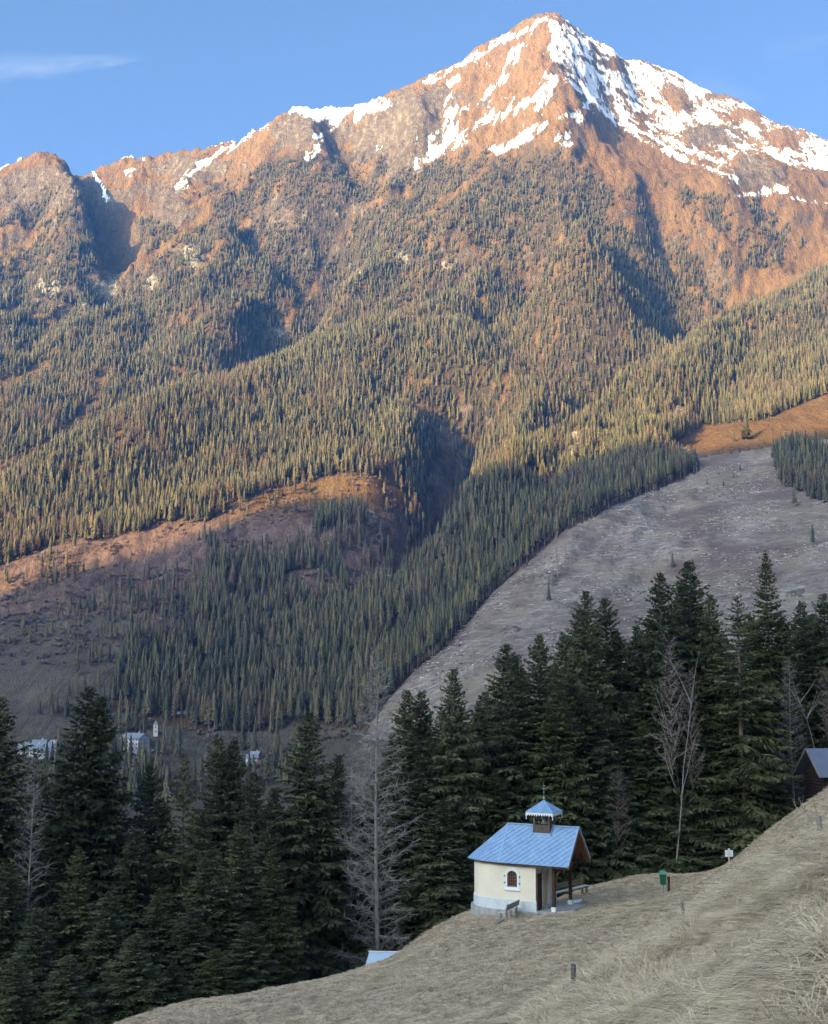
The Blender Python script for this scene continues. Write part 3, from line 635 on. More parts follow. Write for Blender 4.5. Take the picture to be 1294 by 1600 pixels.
def near_height(x, y, detail=True):
    z = rbf_eval(near_fit, x, y)
    if not detail: return z
    px, py = to_px(np.stack([x, y, z], -1))
    rz = rough_zone(px, py) * (y < 90) * (y > 5)
    t = x * 0.9 + y * 0.42; w = -x * 0.42 + y * 0.9          # t down the fall line, w along the contours
    z = z + 0.30 * fbm(x / 7, y / 7, 3) + (0.10 + 0.0 * rz) * fbm(t / 0.9, w / 2.2, 3)
    z = z + rz * (0.62 * (ridged(t / 1.5, w / 2.0, 3) - 0.5) + 0.05 * fbm(x / .25, y / .25, 2))
    # cattle terraces along the contour on the grazed slope
    tr = fbm(t / 1.1 + 0.4 * fbm(x / 5, y / 5, 2), w / 9, 3)
    z = z + 0.14 * (1 - rz) * tr * smooth(3, 8, np.hypot(x - 9, y - 82) - 0)
    return z
NNX, NNY = 560, 560
ny_ = -30 + 265 * (np.linspace(0, 1, NNY) ** 1.25)
yn = np.concatenate([np.linspace(-30, 10, 40), np.linspace(10.3, 100, 400), np.linspace(101, 236, 120)])
un = np.linspace(-1, 1, NNX); un = np.sign(un) * np.abs(un) ** 1.35
U2, Y2 = np.meshgrid(un, yn)
X2 = 4 + 0.12 * np.clip(Y2, 0, 100) + U2 * (55 + 0.75 * np.maximum(Y2, 0))
Z2 = near_height(X2, Y2)
Z2 -= 40 * smooth(215, 236, Y2)
NPX, NPY = to_px(np.stack([X2, Y2, Z2], -1))
def h_near(x, y):
    x = np.atleast_1d(np.asarray(x, float)); y = np.atleast_1d(np.asarray(y, float))
    i = np.clip(np.searchsorted(yn, y) - 1, 0, NNY - 2); a = np.clip((y - yn[i]) / (yn[i + 1] - yn[i]), 0, 1)
    def row(ii, yy):
        u = (x - 4 - 0.12 * np.clip(yy, 0, 100)) / (55 + 0.75 * np.maximum(yy, 0))
        us = np.sign(u) * np.abs(u) ** (1 / 1.35)
        f = np.clip((us + 1) / 2 * (NNX - 1), 0, NNX - 1.001); j = f.astype(int); b = f - j
        return Z2[ii, j] * (1 - b) + Z2[ii, j + 1] * b
    return row(i, yn[i]) * (1 - a) + row(i + 1, yn[i + 1]) * a
def hn(x, y): return float(h_near(x, y)[0])

m_hill, n, l, b = mat_new('dry_meadow')
g = n.new('ShaderNodeNewGeometry'); pos = g.outputs['Position']
aA = n.new('ShaderNodeAttribute'); aA.attribute_name = 'cover_a'; sA = n.new('ShaderNodeSeparateColor'); l.new(aA.outputs['Color'], sA.inputs[0])
mp = n.new('ShaderNodeMapping'); mp.inputs['Rotation'].default_value = (0, 0, R(-25)); mp.inputs['Scale'].default_value = (1.0, 0.30, 1.0); l.new(pos, mp.inputs[0])
f1 = noise(n, l, 4.5, 8, 0.72, mp.outputs[0], 0.6); f2 = noise(n, l, 0.35, 5, 0.6, pos); f3 = noise(n, l, 1.4, 5, 0.65, mp.outputs[0])
c = ramp(n, l, f1, [(0.30, (0.23, 0.175, 0.125)), (0.46, (0.43, 0.34, 0.245)), (0.60, (0.56, 0.45, 0.33)), (0.75, (0.68, 0.56, 0.42))])
c = mixrgb(n, l, ramp(n, l, f3, [(0.50, (0, 0, 0)), (0.66, (.55, .55, .55))]), c, (0.25, 0.195, 0.15))
c = mixrgb(n, l, ramp(n, l, f2, [(0.46, (0, 0, 0)), (0.66, (.5, .5, .5))]), c, (0.44, 0.37, 0.25))
c = mixrgb(n, l, mth(n, l, 'MULTIPLY', sA.outputs['Green'], 0.6), c, (0.29, 0.26, 0.14))
c = mixrgb(n, l, mth(n, l, 'MULTIPLY', aA.outputs['Alpha'], 0.75, None, True), c, (0.12, 0.09, 0.065))
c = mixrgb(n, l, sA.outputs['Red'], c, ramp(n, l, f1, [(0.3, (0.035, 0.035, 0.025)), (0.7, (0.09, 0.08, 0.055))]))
c = mixrgb(n, l, sA.outputs['Blue'], c, (0.12, 0.095, 0.075))
l.new(c, b.inputs['Base Color']); b.inputs['Roughness'].default_value = 0.95; b.inputs['Specular IOR Level'].default_value = 0.05
bump(n, l, mth(n, l, 'ADD', f1, mth(n, l, 'MULTIPLY', f3, 0.8)), 1.0, 0.12, b)
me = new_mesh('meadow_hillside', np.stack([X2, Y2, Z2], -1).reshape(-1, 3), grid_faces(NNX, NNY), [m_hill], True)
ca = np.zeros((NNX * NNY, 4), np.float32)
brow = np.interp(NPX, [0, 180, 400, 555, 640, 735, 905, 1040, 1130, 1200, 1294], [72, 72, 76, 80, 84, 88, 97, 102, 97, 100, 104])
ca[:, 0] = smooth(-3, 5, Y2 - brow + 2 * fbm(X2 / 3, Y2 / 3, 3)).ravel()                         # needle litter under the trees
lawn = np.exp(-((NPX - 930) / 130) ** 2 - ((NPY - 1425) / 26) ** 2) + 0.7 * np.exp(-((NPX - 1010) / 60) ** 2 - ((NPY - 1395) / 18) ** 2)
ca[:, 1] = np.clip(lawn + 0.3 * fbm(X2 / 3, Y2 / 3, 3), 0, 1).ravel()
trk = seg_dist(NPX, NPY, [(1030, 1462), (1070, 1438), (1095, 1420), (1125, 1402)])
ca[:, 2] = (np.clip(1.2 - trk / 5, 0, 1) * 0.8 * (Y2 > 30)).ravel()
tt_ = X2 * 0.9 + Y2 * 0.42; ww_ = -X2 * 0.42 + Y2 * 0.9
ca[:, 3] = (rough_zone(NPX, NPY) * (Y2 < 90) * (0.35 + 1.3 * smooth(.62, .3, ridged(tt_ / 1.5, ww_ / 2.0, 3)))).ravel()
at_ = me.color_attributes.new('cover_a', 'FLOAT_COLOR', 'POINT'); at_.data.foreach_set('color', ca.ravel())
tag(obj('meadow_hillside', me), kind='structure')
def ray_near(px, py, D0=8.0, D1=130.0):
    D = np.linspace(D0, D1, 2500); dx = (px - CX) / F; dy = (CY - py) / F; k = D / (CP - dy * SP)
    x = dx * k; z = (SP + dy * CP) * k; w = np.nonzero(h_near(x, D) >= z)[0]
    return None if len(w) == 0 else np.array([x[w[0]], D[w[0]], h_near(x[w[0]], D[w[0]])[0]])
# ================================================================ far forest
def leaf_mat(name, stops, rough=0.75, spread=0.3, nscale=0.7):
    m, n, l, b = mat_new(name)
    oi = n.new('ShaderNodeObjectInfo')
    g = n.new('ShaderNodeNewGeometry')
    nz = noise(n, l, nscale, 4, 0.6, g.outputs['Position'])
    k = mth(n, l, 'ADD', mth(n, l, 'MULTIPLY', oi.outputs['Random'], 1 - spread), mth(n, l, 'MULTIPLY', nz, spread * 1.2))
    c = ramp(n, l, k, stops)
    l.new(c, b.inputs['Base Color']); b.inputs['Roughness'].default_value = rough; b.inputs['Specular IOR Level'].default_value = 0.2
    return m
m_fs = leaf_mat('distant_needles', [(0.1, (0.034, 0.038, 0.026)), (0.45, (0.068, 0.066, 0.036)), (0.75, (0.112, 0.096, 0.046)), (1.0, (0.155, 0.115, 0.058))])
m_fl = leaf_mat('distant_larch_twigs', [(0.0, (0.12, 0.085, 0.06)), (0.5, (0.18, 0.125, 0.085)), (1.0, (0.26, 0.185, 0.12))])
m_ft = simple_mat('distant_trunk', (0.24, 0.20, 0.17), (0.12, 0.10, 0.085), 2.0, bmp=0)

def far_tree_mesh(name, seed, rad, tiers, pts, base, mats, droop=0.5, trunk_r=0.011):
    r = np.random.default_rng(seed); V = []; Fc = []; mi = []
    z_top = 1.0
    for t in range(tiers):
        f = t / (tiers - 1)
        zt = z_top - (1 - base) * f ** 0.92 * 0.93
        rr = rad * (0.13 + 0.87 * f ** 0.85) * r.uniform(0.86, 1.12)
        ln = (1 - base) / tiers * (1.75 + 0.5 * (1 - f))
        c0 = len(V); V.append((r.normal(0, .002), r.normal(0, .002), min(zt + ln * 0.55, 1.0)))
        ph = r.uniform(0, 6.3)
        for k in range(2 * pts):
            a = ph + math.pi * k / pts + r.uniform(-.1, .1)
            q = rr * (r.uniform(0.8, 1.2) if k % 2 == 0 else r.uniform(0.5, 0.75))
            V.append((q * math.cos(a), q * math.sin(a), zt - ln * droop * (r.uniform(.7, 1.2) if k % 2 == 0 else r.uniform(.1, .4))))
        for k in range(2 * pts):
            Fc.append([c0, c0 + 1 + k, c0 + 1 + (k + 1) % (2 * pts)]); mi.append(0)
    b0 = len(V)
    for z, q in ((-0.06, trunk_r * 1.25), (0.9, trunk_r * 0.25)):
        for k in range(5): V.append((q * math.cos(k * 1.2566), q * math.sin(k * 1.2566), z))
    for k in range(5): Fc.append([b0 + k, b0 + (k + 1) % 5, b0 + 5 + (k + 1) % 5, b0 + 5 + k]); mi.append(1)
    return new_mesh(name, V, Fc, mats, False, mi)
def far_larch_mesh(name, seed, rad, mats):
    r = np.random.default_rng(seed); V = []; Fc = []; mi = []
    for i in range(80):
        z = 0.22 + 0.76 * (i / 80) ** 0.9; q = rad * (1 - ((z - .22) / .8)) ** .75 * r.uniform(.7, 1.15) + .01
        a = i * 2.4 + r.uniform(-.3, .3); w = .012 + .02 * r.random(); d = r.uniform(-.01, .05)
        ca_, sa = math.cos(a), math.sin(a); b0 = len(V)
        V += [(0, 0, z), (q * ca_ - w * sa, q * sa + w * ca_, z + d - .012), (q * ca_ + w * sa, q * sa - w * ca_, z + d + .016)]
        Fc.append([b0, b0 + 1, b0 + 2]); mi.append(0)
    b0 = len(V)
    for z, q in ((-0.06, 0.012), (1.0, 0.002)):
        for k in range(5): V.append((q * math.cos(k * 1.2566), q * math.sin(k * 1.2566), z))
    for k in range(5): Fc.append([b0 + k, b0 + (k + 1) % 5, b0 + 5 + (k + 1) % 5, b0 + 5 + k]); mi.append(1)
    return new_mesh(name, V, Fc, mats, False, mi)
def far_pole_mesh(name, mats):
    V = []; Fc = []
    for z, q in ((-0.06, 0.014), (0.75, 0.007)):
        for k in range(5): V.append((q * math.cos(k * 1.2566), q * math.sin(k * 1.2566), z))
    for k in range(5): Fc.append([k, (k + 1) % 5, 5 + (k + 1) % 5, 5 + k])
    for i in range(12):
        z = .3 + .04 * i; a = i * 2.1; b0 = len(V)
        V += [(0, 0, z), (.05 * math.cos(a), .05 * math.sin(a), z - .004), (.05 * math.cos(a), .05 * math.sin(a), z + .006)]; Fc.append([b0, b0 + 1, b0 + 2])
    return new_mesh(name, V, Fc, mats)
FT = [far_tree_mesh('distant_spruce', 1, 0.185, 10, 7, 0.06, [m_fs, m_ft]), far_tree_mesh('distant_spruce', 2, 0.155, 11, 6, 0.14, [m_fs, m_ft]),
      far_tree_mesh('distant_spruce', 3, 0.215, 9, 7, 0.04, [m_fs, m_ft]), far_tree_mesh('distant_spruce', 4, 0.150, 8, 6, 0.36, [m_fs, m_ft], 0.6, 0.014),
      far_larch_mesh('distant_larch', 5, 0.16, [m_fl, m_ft]), far_larch_mesh('distant_larch', 6, 0.13, [m_fl, m_ft]), far_pole_mesh('distant_snag', [m_ft])]

def scatter(name, meshes, P, S, RZ, IDX, tilt=None):
    """one object whose geometry nodes put meshes[idx] on each point; S scale (n,3) or (n,), RZ rotation"""
    me = bpy.data.meshes.new(name); n_ = len(P)
    me.vertices.add(n_); me.vertices.foreach_set('co', np.asarray(P, np.float32).ravel())
    S = np.asarray(S, np.float32); S = np.repeat(S[:, None], 3, 1) if S.ndim == 1 else S
    ro = np.zeros((n_, 3), np.float32); ro[:, 2] = RZ
    if tilt is not None: ro[:, :2] = tilt
    for nm_, ty, arr, fld in (('sc', 'FLOAT_VECTOR', S, 'vector'), ('ro', 'FLOAT_VECTOR', ro, 'vector'), ('idx', 'INT', np.asarray(IDX, np.int32), 'value')):
        at_ = me.attributes.new(nm_, ty, 'POINT'); at_.data.foreach_set(fld, arr.ravel())
    o = bpy.data.objects.new(name, me); COL.objects.link(o)
    ng = bpy.data.node_groups.new(name, 'GeometryNodeTree')
    ng.interface.new_socket('Geometry', in_out='INPUT', socket_type='NodeSocketGeometry')
    ng.interface.new_socket('Geometry', in_out='OUTPUT', socket_type='NodeSocketGeometry')
    N = ng.nodes; L = ng.links; gi = N.new('NodeGroupInput'); go = N.new('NodeGroupOutput'); jn = N.new('GeometryNodeJoinGeometry')
    def attr(nm_, ty):
        a = N.new('GeometryNodeInputNamedAttribute'); a.data_type = ty; a.inputs[0].default_value = nm_
        return next(s for s in a.outputs if s.enabled)
    asc = attr('sc', 'FLOAT_VECTOR'); aro = attr('ro', 'FLOAT_VECTOR'); aid = attr('idx', 'INT')
    for k, ms in enumerate(meshes):
        so = bpy.data.objects.new(ms.name, ms)
        oi = N.new('GeometryNodeObjectInfo'); oi.inputs['Object'].default_value = so; oi.inputs['As Instance'].default_value = True
        cmp_ = N.new('FunctionNodeCompare'); cmp_.data_type = 'INT'; cmp_.operation = 'EQUAL'
        ins = [s for s in cmp_.inputs if s.enabled]; L.new(aid, ins[0]); ins[1].default_value = k
        ip = N.new('GeometryNodeInstanceOnPoints'); L.new(gi.outputs[0], ip.inputs['Points']); L.new(cmp_.outputs[0], ip.inputs['Selection'])
        L.new(oi.outputs['Geometry'], ip.inputs['Instance']); L.new(aro, ip.inputs['Rotation']); L.new(asc, ip.inputs['Scale'])
        L.new(ip.outputs[0], jn.inputs[0])
    L.new(jn.outputs[0], go.inputs[0])
    md = o.modifiers.new('scatter', 'NODES'); md.node_group = ng
    return o

SP_ = 5.7
gx = np.arange(-1500, 1700, SP_); gy = np.arange(860, 3050, SP_)
AX, AY = np.meshgrid(gx, gy); AX = AX.ravel(); AY = AY.ravel()
AX = AX + rng.uniform(-.46, .46, AX.shape) * SP_; AY = AY + rng.uniform(-.46, .46, AY.shape) * SP_
k = np.abs(AX) < AY * 0.36 + 60; AX, AY = AX[k], AY[k]
AZ = h_far(AX, AY)
apx, apy = to_px(np.stack([AX, AY, AZ], -1))
dn, rk_, br_, go_, me_, cl_, va_, po_, n1_, n2_, st_ = cover(apx, apy, AX, AY)
dn = np.where(apy < 245 + 25 * n1_ - 30 * (apx < 150) , 0, dn)
dn = np.where(np.abs(apx - 645) + 3 * np.abs(apy - 600) < 24, 0, dn)
keep = rng.random(len(AX)) < dn * 0.93
# distinct little trees on the clear-cut and the meadows
ex = [at_ for at_ in [(1145,755),(1135,765),(1128,770),(1158,735),(1186,742),(15,1003),(47,1003),(72,998),(180,1045),(222,1052)]]
AX, AY, AZ, apx, apy, n1k, brk, gok = AX[keep], AY[keep], AZ[keep], apx[keep], apy[keep], n1_[keep], br_[keep], go_[keep]
N_ = len(AX)
hgt = np.interp(AZ, [0, 300, 700, 1000, 1250], [24, 22.5, 20, 16.5, 11]) * (0.52 + 0.62 * rng.random(N_) ** .7) * (1 + .25 * fbm(AX / 45, AY / 45, 3))
hgt *= np.where(brk, 0.75, 1.0)
larch_p = np.clip(0.09 + 0.9 * fbm(AX / 120 + 3, AY / 120, 3) + 0.25 * gok + 0.12 * brk, 0.02, 0.6)
u_ = rng.random(N_)
idx = np.where(u_ < larch_p, rng.integers(4, 6, N_), rng.choice([0, 1, 2, 3], N_, p=[.36, .34, .14, .16]))
idx = np.where((rng.random(N_) < 0.012 + 0.05 * gok), 6, idx)
# the stand's edge above the clear-cut shows long bare trunks
edge_d = seg_dist(apx, apy, [(650,1050),(700,1015),(770,930),(830,880),(880,835),(960,795),(1040,765),(1095,735)])
idx = np.where((edge_d < 14) & (idx < 4), 3, idx)
# visibility from the camera, to pick the nearest visible ones as individuals
yc = AY * CP + AZ * SP
proj = F * hgt / yc
D_ = np.linspace(0.05, 0.97, 60)
def visible(x, y, z):
    tt = 0.25 + 0.75 * D_[None] 
    X_ = x[:, None] * tt; Y_ = y[:, None] * tt; Z_ = z[:, None] * tt
    return (h_far(X_, Y_) < Z_ + 1.0).all(1)
score = np.where((apx > 5) & (apx < 1290) & (apy < 1150), proj, 0)
order = np.argsort(-score)[:2600]
vis = visible(AX[order], AY[order], AZ[order] + hgt[order] * 0.7)
# the row of near conifers hides what lies below its tops
tops_x = [0,60,135,200,235,285,350,395,430,482,530,590,640,708,750,790,840,915,950,1000,1075,1120,1150,1195,1250,1294]
tops_y = [1090,1160,1075,1160,1195,1185,1155,1205,1235,1110,1170,1050,1080,1045,1090,1010,990,925,925,930,880,940,945,870,930,930]
clear = apy[order] < np.interp(apx[order], tops_x, tops_y) + 8
sel = order[vis & clear][:220]
lone = []
ind = np.zeros(N_, bool); ind[sel] = True
for i in sel:
    i = int(i); kind_ = ('distant_spruce', 'distant_larch', 'distant_snag')[0 if idx[i] < 4 else (1 if idx[i] < 6 else 2)]
    o = obj(kind_, FT[idx[i]], None, (AX[i], AY[i], AZ[i])); o.scale = (hgt[i],) * 3; o.rotation_euler = (0, 0, float(rng.uniform(0, 6.28)))
    if idx[i] < 4: tag(o, 'dark pointed spruce in the nearest rows of the shaded forest across the valley', 'tree', 'spruces in the nearest rows of the far forest')
    elif idx[i] < 6: tag(o, 'bare brownish larch among the nearest trees of the shaded forest across the valley', 'tree', 'larches in the nearest rows of the far forest')
    else: tag(o, 'grey dead trunk among the nearest trees of the shaded forest across the valley', 'tree', 'dead trunks in the far forest')
rest = ~ind
tag(scatter('distant_forest', FT, np.stack([AX, AY, AZ], -1)[rest], np.stack([hgt * rng.uniform(.85, 1.15, N_), hgt * rng.uniform(.85, 1.15, N_), hgt], -1)[rest], rng.uniform(0, 6.28, N_)[rest], idx[rest]), 'distant_forest', kind='stuff')
bpy.data.objects['distant_forest']['label'] = 'dense conifer forest covering the far mountain slopes'
print('FOREST', N_, 'individual', len(sel))
# lone trees one can point at
LONE = [(1166,688,44,9,'lone tall spruce standing on the sunlit meadow below the forest edge'),
        (1148,690,17,0,'tiny spruce just left of the lone meadow spruce'),
        (1146,748,13,0,'small bushy spruce in the middle of the clear-cut slope'),(1131,766,17,3,'thin young spruce pair tree low on the clear-cut slope'),(1157,737,12,1,'short spruce highest on the clear-cut slope'),
        (1105,757,10,0,'very small spruce near the left edge of the clear-cut'),
        (14,1006,22,0,'small spruce on the shaded left meadow, first of three in a row'),(47,1005,26,2,'round topped spruce in the middle of three in a row on the left meadow'),(72,999,22,0,'last small spruce of three in a row on the shaded left meadow'),
        (124,1022,7,0,'tiny spruce alone below the three in a row on the left meadow'),(136,1020,5,0,'smallest bush like spruce below the row on the left meadow')]
for px, py, hp, k_, lab in LONE:
    P = ray_far(px, py)
    if P is None: continue
    hm = hp * (P[1] * CP + P[2] * SP) / F
    o = obj('lone_spruce', FT[k_] if k_ < 9 else far_tree_mesh('lone_spruce', 77, 0.21, 24, 9, 0.05, [m_fs, m_ft], 0.8), None, tuple(P)); o.scale = (hm * 1.1, hm * 1.1, hm); tag(o, lab, 'tree')
# grey snags and bleached trunks standing on the clear-cut's left edge
SN = [(872,905,70),(884,880,45),(930,850,30),(905,870,32),(893,893,40),(862,925,40),(848,930,35),(742,1060,50),(716,1080,42),(700,1050,30),(1089,748,25),(870,845,24),(985,905,20),(952,900,18)]
for i, (px, py, hp) in enumerate(SN):
    P = ray_far(px, py); hm = hp * (P[1] * CP + P[2] * SP) / F
    o = obj('standing_dead_trunk', FT[6], None, tuple(P)); o.scale = (hm * 1.2, hm * 1.2, hm * 1.3); o.rotation_euler = (random.uniform(-.06, .06), random.uniform(-.06, .06), i)
    tag(o, 'thin bleached dead trunk standing at the edge of the clear-cut slope', 'dead tree', 'dead trunks along the clear-cut edge')

# slash, stones and stumps on the clear-cut (nobody could count them)
def lump_mesh(name, seed, flat, mat):
    bm = bmesh.new(); bmesh.ops.create_icosphere(bm, subdivisions=1, radius=0.5); r = random.Random(seed)
    for v in bm.verts: v.co *= r.uniform(.6, 1.25); v.co.z *= flat
    me = bpy.data.meshes.new(name); bm.to_mesh(me); bm.free(); me.materials.append(mat); return me
def log_mesh(name, mat, ln=1.0, r_=0.03):
    b_ = MB(); b_.tube([(-ln / 2, 0, 0), (0, 0.02, 0.01), (ln / 2, 0, 0)], [r_, r_ * .9, r_ * .6], 5); me = new_mesh(name, b_.V, b_.F, [mat]); return me
m_stone = simple_mat('pale_stone', (0.46, 0.43, 0.39), (0.22, 0.20, 0.18), 0.8, per_obj=.5, bmp=0)
m_wood = simple_mat('bleached_wood', (0.48, 0.42, 0.35), (0.20, 0.17, 0.14), 0.8, per_obj=.6, bmp=0)
m_dark = simple_mat('dark_brush', (0.07, 0.055, 0.045), (0.03, 0.026, 0.022), 0.8, per_obj=.5, bmp=0)
cx_ = rng.uniform(-200, 620, 60000); cy_ = rng.uniform(780, 1560, 60000); cz_ = h_far(cx_, cy_)
qx, qy = to_px(np.stack([cx_, cy_, cz_], -1))
cl2 = inpoly(qx, qy, P_CLEAR) | (inpoly(qx, qy, P_GORGE) & (rng.random(60000) < .5))
nn_ = fbm(cx_ / 60, cy_ / 60, 3)
kk = cl2 & (rng.random(60000) < 0.26 + 1.5 * nn_) & (qy > 722)
cx_, cy_, cz_ = cx_[kk], cy_[kk], cz_[kk]; M_ = len(cx_)
ci = rng.choice([0, 1, 2, 3, 4], M_, p=[.26, .20, .40, .04, .10])
cs = np.where(ci == 2, rng.uniform(3, 9, M_), np.where(ci == 3, rng.uniform(1.2, 3.2, M_), rng.uniform(0.7, 2.4, M_)))
tag(scatter('clearcut_debris', [lump_mesh('stone', 1, .6, m_stone), lump_mesh('stone', 2, .5, m_stone), log_mesh('log', m_wood), lump_mesh('brush_heap', 3, .7, m_dark), lump_mesh('brush_heap', 4, .5, m_dark)],
            np.stack([cx_, cy_, cz_ + 0.1], -1), cs, rng.uniform(-.9, .9, M_) + .3, ci), 'grey stones, felled trunks and brush littering the clear-cut slope', kind='stuff')
# bare bushes of the brown hillside
def bush_mesh(name, seed, mat, n_=46):
    r = random.Random(seed); V = []; Fc = []
    for i in range(n_):
        a = r.uniform(0, 6.28); e = r.uniform(.25, 1.5); q = r.uniform(.35, .6); w = .035
        d = Vector((math.cos(a) * math.cos(e), math.sin(a) * math.cos(e), math.sin(e))); s_ = d.cross(Vector((0.3, 0.1, 1))).normalized() * w
        b0 = len(V); V += [(0, 0, 0), tuple(d * q + s_), tuple(d * q * 1.1 - s_ + Vector((0, 0, r.uniform(-.04, .04))))]; Fc.append([b0, b0 + 1, b0 + 2])
    return new_mesh(name, V, Fc, [mat])
m_bush = leaf_mat('bare_bush_twigs', [(0.0, (0.13, 0.095, 0.08)), (0.5, (0.20, 0.145, 0.115)), (1.0, (0.27, 0.19, 0.14))])
bx = rng.uniform(-620, 260, 40000); by = rng.uniform(860, 1760, 40000); bz = h_far(bx, by)
qx, qy = to_px(np.stack([bx, by, bz], -1))
nb_ = fbm(bx / 50, by / 50, 4)
kk = (inpoly(qx, qy, P_BRUSH) | inpoly(qx, qy, P_GORGE) | (inpoly(qx, qy, P_VALLEY) & (nb_ > .02))) & (rng.random(40000) < (0.30 - 0.28 * (qy < 905)) + 1.3 * nb_) & ~((qx < 190) & (qy > 1040))
bx, by, bz = bx[kk], by[kk], bz[kk]; M_ = len(bx)
sc_ = rng.uniform(3, 9, M_)
tag(scatter('bare_bushes', [bush_mesh('bush', 1, m_bush), bush_mesh('bush', 2, m_bush)], np.stack([bx, by, bz], -1), np.stack([sc_, sc_, sc_ * .8], -1), rng.uniform(0, 6.28, M_), rng.integers(0, 2, M_)),
    'leafless brown bushes covering the lower mountain slope', kind='stuff')
print('DEBRIS', kk.sum())
# ================================================================ near conifer belt
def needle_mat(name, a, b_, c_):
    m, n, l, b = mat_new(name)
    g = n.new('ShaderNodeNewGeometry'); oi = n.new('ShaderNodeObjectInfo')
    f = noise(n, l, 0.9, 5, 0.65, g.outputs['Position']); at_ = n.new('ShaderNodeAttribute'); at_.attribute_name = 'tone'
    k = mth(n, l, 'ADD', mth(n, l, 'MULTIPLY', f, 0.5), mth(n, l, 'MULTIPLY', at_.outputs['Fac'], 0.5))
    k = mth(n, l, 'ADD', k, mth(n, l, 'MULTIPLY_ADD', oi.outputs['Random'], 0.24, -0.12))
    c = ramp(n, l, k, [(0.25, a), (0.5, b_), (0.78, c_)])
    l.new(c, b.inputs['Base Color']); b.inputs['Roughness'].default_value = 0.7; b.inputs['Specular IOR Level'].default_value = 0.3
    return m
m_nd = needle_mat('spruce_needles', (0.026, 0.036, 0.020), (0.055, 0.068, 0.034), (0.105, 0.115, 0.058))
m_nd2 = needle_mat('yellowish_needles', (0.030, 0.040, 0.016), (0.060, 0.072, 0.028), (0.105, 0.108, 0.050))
m_bark = simple_mat('spruce_bark', (0.17, 0.135, 0.105), (0.075, 0.06, 0.048), 3.0, (1, 1, .25), bmp=.5, bdist=.05)
m_twig = simple_mat('larch_twigs', (0.31, 0.28, 0.26), (0.18, 0.16, 0.15), 1.5, bmp=0)
m_birch = simple_mat('birch_bark', (0.33, 0.30, 0.29), (0.16, 0.145, 0.14), 2.5, (1, 1, 4), bmp=.2)
m_btwig = simple_mat('birch_twigs', (0.30, 0.24, 0.23), (0.18, 0.14, 0.13), 1.5, bmp=0)

